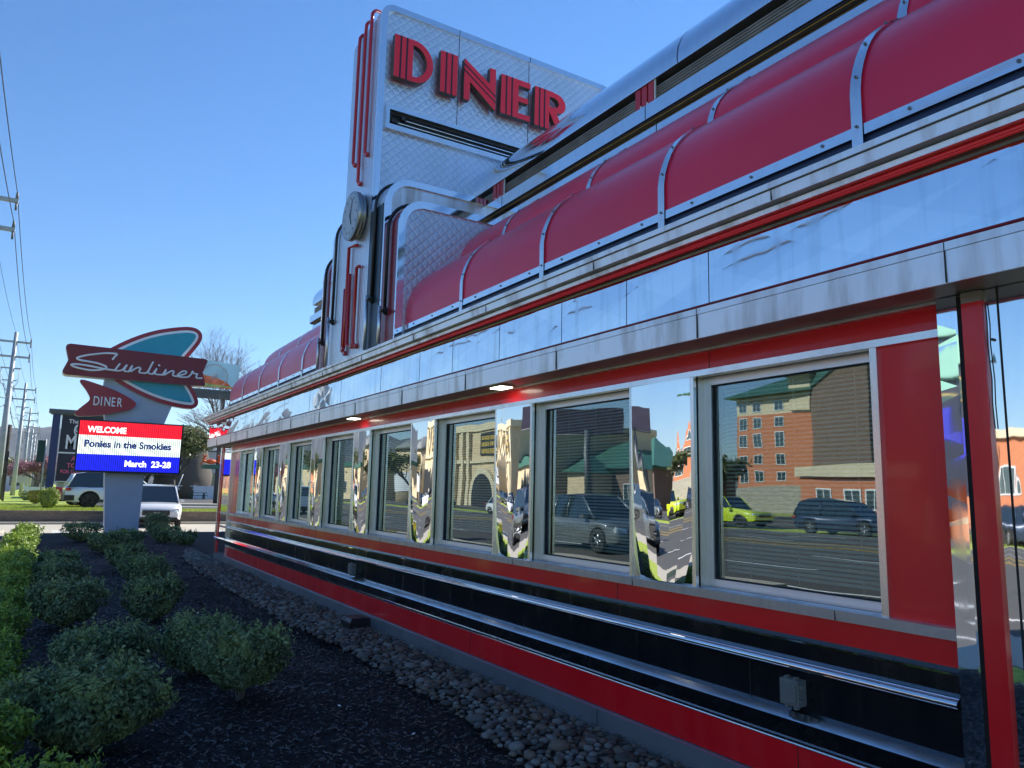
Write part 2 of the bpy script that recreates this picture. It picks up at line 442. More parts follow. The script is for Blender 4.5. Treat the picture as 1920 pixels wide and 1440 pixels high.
# ================================================================== GROUND
def sheet(name, pts, z, mat, h=0, label=None):
    mb = MB().mat(mat)
    k = len(mb.v); n = len(pts); mb.v += [(x, y, z) for x, y in pts]; mb.face(range(n))
    if h:
        mb.v += [(x, y, z-h) for x, y in pts]
        for j in range(n): mb.face((k+j, k+n+j, k+n+(j+1) % n, k+(j+1) % n))
    return struct(mb.build(name), label)
sheet('ground', [(-9000, -3000), (9000, -3000), (9000, 12000), (-9000, 12000)], -.14, 'lawn_grass')
sheet('road', [(-27, -300), (-5.6, -300), (-5.6, 900), (-27, 900)], -.10, 'asphalt')
sheet('driveway', [(-5.7, 28.6), (40, 28.6), (40, 37.4), (-5.7, 37.4)], -.09, 'concrete')
sheet('driveway', [(-5.7, -3), (-3.9, -3), (-3.9, 9.5), (-5.7, 9.5)], -.086, 'asphalt')
sheet('sidewalk', [(-5.5, 9.7), (-3.9, 9.7), (-3.9, 28.4), (-5.5, 28.4)], .0, 'concrete', .12)
sheet('sidewalk', [(-3.8, -6), (-1.9, -6), (-1.9, 9.6), (-3.8, 9.6)], .0, 'concrete', .12)
sheet('sidewalk', [(-5.5, 38.2), (-4.0, 38.2), (-4.0, 400), (-5.5, 400)], .0, 'concrete', .12)
sheet('grass_verge', [(-3.85, 9.7), (-1.05, 9.7), (-1.05, 28.4), (-3.85, 28.4)], -.005, 'lawn_grass', .12)
sheet('grass_verge', [(-1.85, -6), (-1.05, -6), (-1.05, 9.65), (-1.85, 9.65)], -.007, 'lawn_grass', .12)
sheet('parking_lot', [(-60, -60), (-31, -60), (-31, 220), (-60, 220)], -.10, 'asphalt')
sheet('kerb', [(-1.04, -6), (-.92, -6), (-.92, 28.2), (-1.04, 28.2)], .03, 'concrete', .16)
sheet('kerb', [(-1.04, 28.2), (16, 28.2), (16, 28.45), (-1.04, 28.45)], .035, 'concrete', .16)
# road markings
mb = MB().mat('road_paint')
for xl in (-9.6, -13.4, -20.4, -23.8):
    y = -60
    while y < 300: mb.quad((xl-.07, y, -.094), (xl+.07, y, -.094), (xl+.07, y+3, -.094), (xl-.07, y+3, -.094)); y += 9
for xl in (-6.0, -26.6): mb.quad((xl-.07, -200, -.094), (xl+.07, -200, -.094), (xl+.07, 500, -.094), (xl-.07, 500, -.094))
mb.mat('yellow_paint')
for xl in (-17.0, -17.3, -18.6, -18.9): mb.quad((xl-.06, -200, -.094), (xl+.06, -200, -.094), (xl+.06, 500, -.094), (xl-.06, 500, -.094))
struct(mb.build('lane_markings'))
mb = MB().mat('road_paint')
for i in range(4): mb.quad((.35, 29.1+i*.85, -.084), (1.35, 29.1+i*.85, -.084), (1.35, 29.5+i*.85, -.084), (.35, 29.5+i*.85, -.084))
mb.quad((5.5, 46.4, .455), (14, 46.4, .455), (14, 46.9, .455), (5.5, 46.9, .455))  # long bar: sunlit strip on the lot, put in as pale paint
struct(mb.build('crosswalk_and_sunlit_strip'))
# mulch bed (gently uneven)
def mulch_h(x, y): return .035+.022*math.sin(x*2.1+y*.7)+.018*math.sin(y*1.7-x)+.01*math.sin(x*6+y*5)
mb = MB().mat('mulch'); mb.smooth = True
nx, ny = 46, 240; x0, x1, y0, y1 = -.95, 3.6, -1.0, 28.2
for j in range(ny+1):
    for i in range(nx+1):
        x = x0+(x1-x0)*i/nx; y = y0+(y1-y0)*j/ny; mb.v.append((x, y, mulch_h(x, y)+random.uniform(-.008, .008)))
for j in range(ny):
    for i in range(nx): a = j*(nx+1)+i; mb.face((a, a+1, a+nx+2, a+nx+1))
struct(mb.build('mulch_bed', fix=False))
sheet('mulch_bed', [(3.5, 17.9), (16, 17.9), (16, 28.2), (3.5, 28.2)], .04, 'mulch', .2)
mb = MB().mat('mulch_chip')
for i in range(52000):
    y = 2.3+ (random.random()**1.7)*20; x = random.uniform(-.9, 2.75)
    z = mulch_h(x, y)+random.uniform(.0, .022); a = random.uniform(0, 6.3); L = random.uniform(.005, .021); W = random.uniform(.002, .006); t = random.uniform(-.35, .35)
    c, s_ = math.cos(a), math.sin(a)
    mb.quad((x-c*L-s_*W, y-s_*L+c*W, z-t*L), (x+c*L-s_*W, y+s_*L+c*W, z+t*L), (x+c*L+s_*W, y+s_*L-c*W, z+t*L+.004), (x-c*L+s_*W, y-s_*L-c*W, z-t*L+.004))
tag(mb.build('mulch_chips', fix=False), 'black shredded bark mulch chips spread between the shrubs', None, kind='stuff')

# river stones by the wall
def edge_x(y):
    T = [(-1, 2.4), (3, 2.46), (4.1, 2.52), (5.1, 2.66), (6, 2.62), (7.1, 2.68), (8.1, 2.6), (8.8, 2.53), (11.5, 2.57), (14.5, 2.55), (17.9, 2.75), (19.4, 3.0), (20.5, 3.3)]
    for (a, xa), (b_, xb) in zip(T, T[1:]):
        if y <= b_: return xa+(xb-xa)*(y-a)/(b_-a)
    return 3.3
mb = MB().mat('gravel_soil')
ys = [-1+i*.5 for i in range(40)]
for a, b_ in zip(ys, ys[1:]): mb.quad((edge_x(a)+.08, a, .062), (3.5, a, .085), (3.5, b_, .085), (edge_x(b_)+.08, b_, .062))
struct(mb.build('stone_bed_soil'))
stone_meshes = []
for k in range(8):
    bm = bmesh.new(); bmesh.ops.create_icosphere(bm, subdivisions=2, radius=1)
    rnd = random.Random(k); ph = [rnd.uniform(0, 6) for _ in range(6)]
    for v in bm.verts:
        p = v.co.copy(); f = 1+.13*math.sin(2.1*p.x+ph[0])+.12*math.sin(2.4*p.y+ph[1])+.08*math.sin(3*p.z+ph[2])+.05*math.sin(5*p.x+4*p.y+ph[3])
        v.co = Vector((p.x*f*1.0, p.y*f*(.66+.1*(k % 3)), p.z*f*.46))
    for f in bm.faces: f.smooth = True
    me = bpy.data.meshes.new('river_stone'); bm.to_mesh(me); bm.free()
    me.materials.append(MATS[('stone_grey', 'stone_tan', 'stone_dark', 'stone_pale')[(k*3) % 4]]); stone_meshes.append(me)
stones = []
grid = {}
tries = 0
while tries < 42000 and len(stones) < 3600:
    tries += 1
    y = random.uniform(2.3, 20.2); e = edge_x(y)+random.uniform(-.06, .1); x = random.uniform(e, 3.24)
    if y > 17.6 and x > 3.1: pass
    r = random.uniform(.018, .045) if random.random() < .78 else random.uniform(.045, .075)
    if y < 7 and x > 2.95 and random.random() < .55: continue
    key = (int(x/.12), int(y/.12)); ok = True
    for i in (-1, 0, 1):
        for j in (-1, 0, 1):
            for (sx, sy, sr) in grid.get((key[0]+i, key[1]+j), ()):
                if (sx-x)**2+(sy-y)**2 < (.78*(sr+r))**2: ok = False; break
    if ok: grid.setdefault(key, []).append((x, y, r)); stones.append((x, y, r))
stones.sort(key=lambda s_: -(s_[2]**2)/(s_[0]**2+s_[1]**2+2))
rest = MB()
for i, (x, y, r) in enumerate(stones):
    k = random.randrange(8); rz = random.uniform(0, 6.3); tx = random.uniform(-.2, .2)
    z = .075+r*.16
    M = Matrix.Translation((x, y, z)) @ Matrix.Rotation(rz, 4, 'Z') @ Matrix.Rotation(tx, 4, 'X') @ Matrix.Scale(r, 4)
    if i < 290:
        o = bpy.data.objects.new('river_stone', stone_meshes[k]); C.objects.link(o); o.matrix_world = M
        tag(o, 'smooth rounded river cobble in the stone strip beside the diner wall', 'stone', 'river stones along the diner wall')
    else:
        me = stone_meshes[k]; rest.mat(me.materials[0].name); rest.smooth = True; b0 = len(rest.v)
        rest.v += [tuple(M @ v.co) for v in me.vertices]
        for p in me.polygons: rest.face([b0+q for q in p.vertices])
tag(rest.build('river_stones', fix=False), 'rounded grey and tan river stones filling the strip along the wall', None, kind='stuff')
mb = MB().mat('dry_leaf')
for i in range(3500):
    y = random.uniform(2.2, 16); x = 3.24-abs(random.gauss(0, .22)) if random.random() < .7 else random.uniform(2.4, 3.2)
    z = random.uniform(.085, .125); a = random.uniform(0, 6.3); L = random.uniform(.008, .022); W = L*.5; t = random.uniform(-.6, .6); c, s_ = math.cos(a), math.sin(a)
    mb.quad((x-c*L, y-s_*L, z), (x-s_*W, y+c*W, z+t*W), (x+c*L, y+s_*L, z+t*L), (x+s_*W, y-c*W, z))
tag(mb.build('leaf_litter', fix=False), 'dry brown leaf litter caught between stones and wall', None, kind='stuff')

# ================================================================== DINER
D = thing('diner_building', 'chrome and red diner building with rounded canopies and mirrored pilasters', 'diner', (3.3, 8.3, 0))
YN = -2.5     # near end of the swept trims
PR = [(3.215+1.765*i, 3.80+1.765*i) for i in range(7)]
WINS = [(2.075, 3.215)]+[(PR[i][1], PR[i+1][0]) for i in range(6)]+[(PR[6][1], 15.565)]
def joints(mb, d, z0, z1, ys, mat='rubber_gasket', wdt=.004):
    mb.mat(mat)
    for y in ys: mb.box(3.3-d-.0015, 3.3-d+.01, y-wdt/2, y+wdt/2, z0, z1)
seams = [2.83-2.35, 2.83, 5.08, 7.4, 9.7, 12.0, 14.3, 16.6]
# plinth and lower bands
m = MB().mat('plinth_metal'); m.sweepL([(.0, .02), (.06, .02), (.06, .207), (.02, .219)], YN); joints(m, .06, .03, .20, [1.2, 4.1, 7.3, 10.4, 13.6]); m.build('plinth', D)
m = MB().mat('red_enamel'); m.sweepL([(.035, .219), (.035, .405)], YN); joints(m, .035, .22, .40, [2.55, 5.9, 9.2, 12.5]); m.build('lower_red_band', D)
def halfround(d, z0, z1, out, n=7): return [(d+out*math.sin(math.pi*i/n), z0+(z1-z0)*(i/n)) for i in range(n+1)]
m = MB().mat('chrome'); m.smooth = True
m.sweepL(halfround(.035, .398, .424, .014), YN)
m.smooth = False; m.mat('black_enamel').sweepL([(.036, .424), (.052, .44), (.088, .528)], YN)
m.mat('black_enamel').sweepL([(.088, .528), (.088, .533)], YN); m.mat('roof_chrome').sweepL([(.088, .533), (.052, .563), (.02, .574)], YN); m.build('chrome_ledge', D)
m = MB().mat('black_enamel'); m.sweepL([(.02, .574), (.02, .752)], YN); joints(m, .02, .575, .75, [2.85, 8.15, 11.2, 14.4], 'rubber_gasket'); m.build('black_panel', D)
m = MB().mat('chrome'); m.smooth = True; m.sweepL(halfround(.02, .748, .822, .05, 10), 1.75); joints(m, .069, .75, .82, []); m.build('chrome_roll', D)
m = MB().mat('black_enamel'); m.smooth = False; m.sweepL([(.02, .822), (.02, .897)], 1.75); m.mat('chrome').sweepL([(.02, .893), (.03, .895), (.03, .902), (.02, .905)], 1.75); m.mat('black_enamel').sweepL([(.02, .905), (.012, .93)], 1.75); m.build('black_panel', D)
m = MB().mat('red_enamel'); m.sweepL([(.014, .918), (.014, 1.04)], 1.75); joints(m, .014, .92, 1.035, [3.95, 7.2, 10.5, 13.8]); m.build('sill_red_band', D)
m = MB().mat('steel'); m.sweepL([(.01, 1.036), (.055, 1.038), (.06, 1.086), (-.02, 1.092)], 1.70); joints(m, .0585, 1.04, 1.085, [2.3, 3.75, 5.2, 8.0, 11, 14]); m.build('sill_strip', D)
# header
m = MB().mat('clean_steel'); m.sweepL([(.0, 2.316), (.045, 2.319), (.045, 2.354), (.01, 2.357)], 1.72); m.build('header_strip', D)
m = MB().mat('red_enamel'); m.sweepL([(.02, 2.355), (.02, 2.475)], 1.72); joints(m, .02, 2.36, 2.47, [3.1, 6.6, 10.1, 13.6]); m.build('header_red_band', D)
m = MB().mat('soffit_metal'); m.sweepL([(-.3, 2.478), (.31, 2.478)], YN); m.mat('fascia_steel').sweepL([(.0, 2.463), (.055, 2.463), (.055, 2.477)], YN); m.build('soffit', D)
# fascia, mirror frieze, cornice
m = MB().mat('fascia_steel'); m.sweepL([(.30, 2.478), (.305, 2.468), (.32, 2.468), (.322, 2.600), (.326, 2.602), (.326, 2.636), (.31, 2.638)], YN)
joints(m, .3255, 2.47, 2.635, [1.55, 2.9, 4.25, 5.6, 6.95, 8.3, 9.65, 11.0, 12.4, 13.8, 15.2, 16.6]); m.build('fascia', D)
m = MB().mat('dark_red_enamel'); m.smooth = True; m.sweepL(halfround(.30, 2.637, 2.660, .022, 5), YN); m.build('fascia_tube', D)
m = MB().mat('mirror_panel'); m.sweepL([(.30, 2.655), (.30, 2.966)], YN)
joints(m, .30, 2.66, 2.962, [2.83, 4.22, 3.52, 5.08, 5.9, 6.6, 7.6, 8.9, 10.2, 11.5, 12.8, 14.1, 15.4, 16.7]); m.build('mirror_frieze', D)
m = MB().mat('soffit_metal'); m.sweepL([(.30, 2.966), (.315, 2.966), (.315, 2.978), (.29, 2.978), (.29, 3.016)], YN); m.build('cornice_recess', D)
m = MB().mat('cornice_neon'); m.tube([(2.962, YN, 2.992), (2.962, 17.68, 2.992), (11, 17.68, 2.992)], .012, 8); m.tube([(2.952, YN, 2.976), (2.952, 17.69, 2.976), (11, 17.69, 2.976)], .008, 6); m.build('neon_tube', D)
m = MB().mat('fascia_steel'); m.sweepL([(.29, 3.002), (.375, 3.006), (.378, 3.030), (.36, 3.034), (.42, 3.040), (.425, 3.093), (.40, 3.095), (.44, 3.097), (.442, 3.127), (.37, 3.134)], YN)
joints(m, .425, 3.042, 3.092, [.9, 2.3, 3.7, 5.1, 6.5, 7.9, 9.3, 10.7, 12.1, 13.5, 15, 16.5]); m.build('cornice', D)
m = MB().mat('fascia_steel'); m.sweepL([(.37, 3.134), (-1.0, 3.15)], YN); m.build('cornice_top', D)
# ---- pilasters, windows
def pil(ya, yb):
    m = MB().mat('clean_steel'); m.box(3.262, 3.30, ya, ya+.028, 1.088, 2.33); m.box(3.262, 3.30, yb-.02, yb, 1.088, 2.33)
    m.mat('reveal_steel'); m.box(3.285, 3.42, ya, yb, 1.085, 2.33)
    p = m.build('pilaster', D)
    mm = MB().mat('pilaster_mirror'); nz = 64; k = 9
    yc = (ya+yb)/2+.02*math.sin(ya*5); z0 = 1.09-.50; th0 = .56; B = .040
    def dep(th):
        q = abs(th)/th0*4.5+.5*(1 if th > 0 else .6); i = math.floor(q); f = q-i
        return B*(1-((i/4.5)**2*(1-f)+((i+1)/4.5)**2*f))
    def P(y, z): return (3.284-max(-.012, dep(math.atan2(y-yc, z-z0))-.012), y, z)
    nz = 40; mm.smooth = True
    angs = [sg*(i-(.5 if sg > 0 else .3))/4.5*th0 for sg in (-1, 1) for i in range(1, 7)]+[-1.4, 1.4]; angs.sort()
    for t0_, t1_ in zip(angs, angs[1:]):      # one smooth strip per facet, sharp creases between strips
        k0 = len(mm.v); nc = 4
        for j in range(nz+1):
            z = 1.092+1.234*j/nz
            ya_, yb_ = [min(max(yc+math.tan(t)*(z-z0), ya+.028), yb-.020) for t in (t0_, t1_)]
            for i in range(nc): mm.v.append(P(ya_+(yb_-ya_)*(.001+.998*i/(nc-1)), z))
        for j in range(nz):
            for i in range(nc-1):
                q = k0+j*nc+i
                if abs(mm.v[q][1]-mm.v[q+1][1]) < 1e-5 and abs(mm.v[q+nc][1]-mm.v[q+nc+1][1]) < 1e-5: continue
                mm.face((q, q+1, q+nc+1, q+nc))
    mm.build('mirror_sheet', p, fix=False)
for ya, yb in PR: pil(ya, yb)
for wi, (ya, yb) in enumerate(WINS):
    m = MB().mat('aluminium_frame'); xf = 3.352
    z0, z1 = 1.09, 2.318
    m.box(xf, xf+.05, ya-.01, yb+.005, z0, z0+.046); m.box(xf, xf+.05, ya-.01, yb+.005, z1-.046, z1); m.box(xf, xf+.05, yb-.055, yb+.004, z0+.046, z1-.046); m.box(xf, xf+.05, ya-.01, ya+.028, z0+.046, z1-.046)
    m.mat('rubber_gasket'); m.box(xf+.012, xf+.03, ya+.028, yb-.055, z0+.046, z0+.052); m.box(xf+.012, xf+.03, ya+.028, yb-.055, z1-.052, z1-.046); m.box(xf+.012, xf+.03, yb-.063, yb-.055, z0+.05, z1-.05)
    w0 = m.build('window', D)
    m = MB().mat('window_glass'); x = xf+.028
    m.quad((x, ya+.02, z0+.04), (x, ya+.02, z1-.04), (x, yb-.05, z1-.04), (x, yb-.05, z0+.04)); m.build('pane', w0, fix=False)
    m = MB().mat('blind_white'); z = z1-.03; hh = (1.0, .98, .93, .99, .97, 1, .95, 1)[wi]; xb = xf+.10
    m.box(xb-.012, xb+.02, ya+.03, yb-.06, z1-.05, z1-.02)
    zz = z1-.06
    while zz > z1-1.16*hh:
        m.quad((xb-.007, ya+.04, zz), (xb-.007, yb-.07, zz), (xb+.007, yb-.07, zz+.0135), (xb+.007, ya+.04, zz+.0135)); zz -= .0235
    for yy in (ya+.2, (ya+yb)/2, yb-.25): m.box(xb-.011, xb-.009, yy-.0015, yy+.0015, zz, z1-.05)
    m.build('blind', w0, fix=False)
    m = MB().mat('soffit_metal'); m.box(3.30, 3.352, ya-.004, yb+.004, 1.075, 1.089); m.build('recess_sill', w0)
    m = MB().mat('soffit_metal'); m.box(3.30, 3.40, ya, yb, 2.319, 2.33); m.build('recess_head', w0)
# chrome post, red panels, mirrored corner
m = MB().mat('clean_steel'); m.box(3.262, 3.42, 2.040, 2.075, 1.088, 2.322); m.build('chrome_post', D)
m = MB().mat('red_enamel'); m.box(3.283, 3.40, 1.735, 2.040, 1.088, 2.318); m.build('red_panel', D)
m = MB().mat('clean_steel'); m.box(3.262, 3.40, 15.565, 15.60, 1.088, 2.322); m.build('chrome_post', D)
m = MB().mat('red_enamel'); m.box(3.283, 3.40, 15.60, 16.28, 1.088, 2.318); m.build('red_panel', D)
m = MB().mat('corner_mirror'); m.box(3.245, 3.29, 16.36, 17.25, .22, 2.45); m.mat('clean_steel'); m.box(3.235, 3.30, 16.28, 16.36, .21, 2.46); m.box(3.22, 3.31, 17.25, 17.36, .21, 2.46); m.build('corner_mirror', D)
m = MB().mat('red_enamel'); m.box(3.23, 3.30, 17.12, 17.2, .22, 2.45); m.build('corner_red_strip', D)
# near end: mirror strips and red column
m = MB().mat('mirror_panel'); m.box(3.222, 3.30, 1.648, 1.728, .22, 2.475); m.mat('chrome'); m.box(3.216, 3.30, 1.640, 1.648, .22, 2.475); m.build('mirror_strip', D)
m = MB().mat('rubber_gasket'); m.box(3.24, 3.30, 1.616, 1.640, .22, 2.475); m.build('gasket', D)
m = MB().mat('red_enamel'); m.box(3.205, 3.30, 1.535, 1.616, .12, 2.43); m.mat('soffit_metal').box(3.205, 3.30, 1.535, 1.616, 2.43, 2.475); m.build('red_column', D)
m = MB().mat('corner_mirror'); m.box(3.225, 3.30, 1.486, 1.535, .12, 2.475); m.mat('rubber_gasket'); m.box(3.222, 3.30, 1.480, 1.486, .12, 2.475); m.build('mirror_strip', D)
m = MB().mat('corner_mirror'); m.box(3.225, 3.30, .85, 1.478, .12, 2.475); m.mat('rubber_gasket').box(3.222, 3.30, .845, .85, .12, 2.475); m.build('mirror_strip', D)
m = MB().mat('wire'); 
m.tube([(3.216, 1.525, 2.42), (3.214, 1.522, 2.33), (3.213, 1.526, 2.25), (3.214, 1.519, 2.1), (3.213, 1.523, 2.0), (3.214, 1.52, 1.9)], .0025, 5); m.disc_cyl((3.225, 1.508, 2.262), (-1, 0, 0), .006, .012, 10); m.build('loose_wire', D)
# body: outer walls and roof deck, interior
m = MB().mat('interior_wall')
m.box(3.5, 12, 17.2, 17.33, .0, 3.1); m.box(3.31, 12, YN, YN+.1, .0, 3.1); m.box(11.9, 12, YN, 17.3, 0, 3.1); m.box(3.33, 3.42, YN, 17.3, .02, 1.083); m.box(3.33, 3.42, YN, 17.3, 2.332, 2.60)
m.box(3.34, 3.43, YN, 2.04, 1.08, 2.34); m.box(3.34, 3.43, 15.6, 17.3, 1.08, 2.34)
m.box(3.5, 11.9, YN, 17.2, .80, .86); m.box(3.4, 11.9, YN, 17.2, 2.62, 2.66); m.box(8.0, 8.1, YN, 17.2, .8, 2.7); m.build('wall', D)
m = MB().mat('white_wall'); m.box(8.8, 20, 17.34, 31, -.1, 7.1); m.mat('fascia_steel').box(8.7, 20.1, 17.35, 31.1, 7.1, 7.3); m.build('added_shade_wing', D)  # unseen wing, added to shade the far end of the planting bed
m = MB().mat('grey_roof'); m.box(4.30, 11.4, -.6, 16.2, 3.3, 4.78); m.build('roof', D)
# ---- rounded red canopies wrapping the far corner
LOW = [(0, 3.300), (0, 3.473), (.012, 3.55), (.035, 3.62), (.065, 3.69), (.10, 3.75), (.15, 3.81), (.21, 3.865), (.28, 3.92), (.36, 3.97), (.46, 4.02), (.58, 4.075)]
UP = [(.615, 4.05), (.615, 4.10), (.625, 4.18), (.65, 4.25), (.69, 4.32), (.74, 4.38), (.80, 4.44), (.87, 4.50), (.95, 4.56), (1.03, 4.61), (1.10, 4.65), (1.145, 4.69)]
CR, CY0 = 1.25, 15.75
def wrap(prof, y0, out=0.0, straight=True, corner=True, x1=10.0, y1=None):
    """profile (inset d, z) along Y at x=3.03+d, quarter turn round (3.03+CR, CY0), then along +X"""
    m = []
    ps = []
    if straight: ps.append(('y', y0)); ps.append(('y', CY0 if y1 is None else y1))
    rings = []
    for kind, y in ps: rings.append([(3.03+d-out, y, z+out*.5*(d > .2)) for d, z in prof])
    if corner:
        for i in range(1, 13):
            a = math.pi/2*i/12
            rings.append([(3.03+CR-(CR-d+out)*math.cos(a), CY0+(CR-d+out)*math.sin(a), z) for d, z in prof])
        rings.append([(x1, CY0+CR-d+out, z) for d, z in prof])
    return rings
def canopy(name, prof):
    m = MB().mat('canopy_red'); m.smooth = True
    m.rings(wrap(prof, 9.5), closed=False, caps=False); m.rings(wrap(prof, -1.2, corner=False, y1=7.08), closed=False, caps=False)
    return m.build(name, D)
cl = canopy('lower_canopy', LOW); cu_ = canopy('upper_canopy', UP)
def strap(prof, y, parent, wd=.05, hi=None, lo_ext=None):
    m = MB().mat('clean_steel'); m.smooth = True
    P = ([(0, lo_ext)] if lo_ext else [])+prof
    P = [(d-.014 if d < .3 else d-.005, z+(.006 if d > .12 else 0)) for d, z in P]
    rr = [[(3.03+d, yy, z) for d, z in P] for yy in (y-wd/2, y+wd/2)]
    m.rings(rr, closed=False, caps=False); m.smooth = False
    m.mat('screw')
    for k in (1, 3, 6, 9):
        d, z = P[min(k, len(P)-1)]; m.disc_cyl((3.03+d+.004, y, z), (-1, 0, .3), .007, .012, 8)
    m.build('strap', parent)
LS = [-.66, .63, 1.925, 3.22, 4.515, 5.81]; LSF = [10.75, 12.05, 13.35, 14.65]
for y in LS+LSF: strap(LOW, y, cl, .055, lo_ext=3.15)
for y in [-.6, .72, 2.04, 3.40, 4.77, 6.15]+[10.75, 12.05, 13.35, 14.65]: strap(UP, y, cu_, .055)
for i in (3, 6, 9):
    a = math.pi/2*i/12
    for prof, par in ((LOW, cl), (UP, cu_)):
        m = MB().mat('clean_steel'); m.smooth = True; rr = []
        for da in (-.022, .022):
            rr.append([(3.03+CR-(CR-d+.008)*math.cos(a+da), CY0+(CR-d+.008)*math.sin(a+da), z+.004) for d, z in prof])
        m.rings(rr, closed=False, caps=False); m.build('strap', par)
# flange and navy reveal under the canopy
fl = [(-.008, 3.256), (-.008, 3.308)]; nv = [(.015, 3.12), (.015, 3.26)]
m = MB().mat('frame_chrome'); m.rings(wrap(fl, 9.5), False, False); m.rings(wrap(fl, -1.2, corner=False, y1=7.06), False, False)
m.mat('screw')
for y in [i*.43-.9 for i in range(19)]+[9.9+i*.43 for i in range(14)]: m.disc_cyl((3.024, y, 3.284), (-1, 0, 0), .008, .008, 8)
m.build('canopy_flange', D)
m = MB().mat('navy_trim'); m.rings(wrap(nv, 9.5), False, False); m.rings(wrap(nv, -1.2, corner=False, y1=7.06), False, False); m.build('canopy_base_trim', D)
# ---- monitor roof: chrome ledges, louvres, rounded cap
ME = 14.45
for (ya, yb) in ((-1.0, 7.9), (8.7, ME)):
    m = MB().mat('roof_chrome'); m.sweepY([(4.215, 4.62), (4.215, 4.85)], ya, yb); 
    m.mat('rubber_gasket')
    for y in (1.4, 4.55, 11.2): 
        if ya < y < yb: m.box(4.213, 4.22, y-.004, y+.004, 4.66, 4.84)
    m.build('clerestory_band', D)
    m = MB().mat('roof_chrome'); m.sweepY([(4.15, 4.852), (4.15, 4.985), (4.26, 4.988)], ya, yb)
    m.mat('car_trim'); m.sweepY([(4.15, 4.852), (4.165, 4.846), (4.165, 4.835), (4.215, 4.835)], ya, yb)
    m.mat('print_gold').box(4.180, 4.183, ya, yb, 4.829, 4.834)
    m.mat('rubber_gasket')
    for y in (1.5, 4.62, 7.05, 11.2):
        if ya < y < yb: m.box(4.148, 4.155, y-.004, y+.004, 4.855, 4.984)
    m.build('roof_ledge', D)
    m = MB().mat('louver_metal')
    z = 4.99; k = 0
    while z < 5.17:
        m.sweepY([(4.250, z), (4.232, z+.008), (4.232, z+.017), (4.250, z+.026)], ya, yb); z += .026
    m.build('louver_panel', D)
    m = MB().mat('roof_chrome'); m.smooth = True
    cap = [(4.20, 5.225), (4.195, 5.29), (4.21, 5.38), (4.25, 5.47), (4.31, 5.55), (4.38, 5.62), (4.46, 5.685), (4.56, 5.75), (4.68, 5.81), (4.82, 5.865), (5.0, 5.91), (5.4, 5.97), (6.2, 6.02), (8.5, 6.05)]
    m.sweepY(cap, ya, yb)
    m.smooth = False; m.mat('soffit_metal'); m.sweepY([(4.20, 5.225), (4.46, 5.232)], ya, yb)
    m.mat('rubber_gasket')
    for y in (1.2, 4.27, 11.0):
        if ya < y < yb:
            m.rings([[(x-.002, yy, z+.003) for x, z in cap[:11]] for yy in (y-.004, y+.004)], False, False)
    m.mat('roof_chrome')
    if yb == ME: # closed far end
        m.prism([(4.20, 5.225)]+cap+[(8.5, 5.225)], ME-.002, ME+.02); m.box(4.46, 8.5, ME-.15, ME, 4.7, 5.24)
    m.build('roof_cap', D)
for yc in (1.9, 4.70, 7.25, 11.0, 13.6):
    m = MB().mat('neon_red')
    for k in (-1, 0, 1): m.box(4.212, 4.235, yc+k*.085-.033, yc+k*.085+.033, 4.99, 5.225)
    m.mat('print_white'); m.box(4.210, 4.225, yc-.14, yc-.13, 4.99, 5.225)
    for k in (-.5, .5): m.box(4.206, 4.215, yc+k*.085-.008, yc+k*.085+.008, 4.99, 5.05)
    m.build('red_louver_block', D)
m = MB().mat('grey_roof'); m.box(4.47, 11.4, -1.0, 14.3, 4.78, 5.22); m.build('monitor_wall', D)

# ---- sign tower (part of the building)
def arc(cx, cz, r, a0, a1, n=8): return [(cx+r*math.cos(a0+(a1-a0)*i/n), cz+r*math.sin(a0+(a1-a0)*i/n)) for i in range(n+1)]
def outline(x0, zb, zt, r, xe, re=None, inset=0):
    x0 += inset; zt -= inset; r = max(.03, r-inset); xe -= inset
    P = [(x0, zb)]+arc(x0+r, zt-r, r, math.pi, math.pi/2)
    if re: P += arc(xe-re, zt-re, re, math.pi/2, 0)
    else: P += [(xe, zt)]
    return P+[(xe, zb)]
T = MB().mat('fluted_metal'); T.prism(outline(2.9, 3.1, 7.43, .17, 6.6, .35), 7.90, 8.82)
TW = T.build('sign_tower', D)
def face_frame(yf, x0, zt, r, xe, wd, mat_face, re=None, depth=.035, back=False):
    sgn = 1 if back else -1
    ya, yb = sorted((yf, yf+sgn*depth))
    O = outline(x0, 3.14, zt, r, xe, re); I = outline(x0, 3.14, zt, r, xe, re, wd)
    m = MB().mat('frame_chrome')
    n = len(O)
    for i in range(n-1):
        q = [O[i], O[i+1], I[i+1], I[i]]; 
        if (Vector(O[i])-Vector(O[i+1])).length < 1e-5: continue
        m.prism(q, ya, yb)
    m.mat('rubber_gasket')
    m.build('face_frame', TW)
    m = MB().mat(mat_face); yy = yf+sgn*.004; m.prism(I, yy-.002, yy+.002); m.build('face_panel', TW)
face_frame(7.90, 2.9, 7.43, .17, 6.6, .075, 'quilted_steel', .35)
m = MB().mat('rubber_gasket')
for x in (3.96, 5.02): m.box(x-.004, x+.004, 7.892, 7.90, 6.14, 7.35)
for x in (3.95, 5.02): m.box(x-.003, x+.003, 7.862, 7.868, 7.355, 7.432)
m.build('panel_joints', TW)
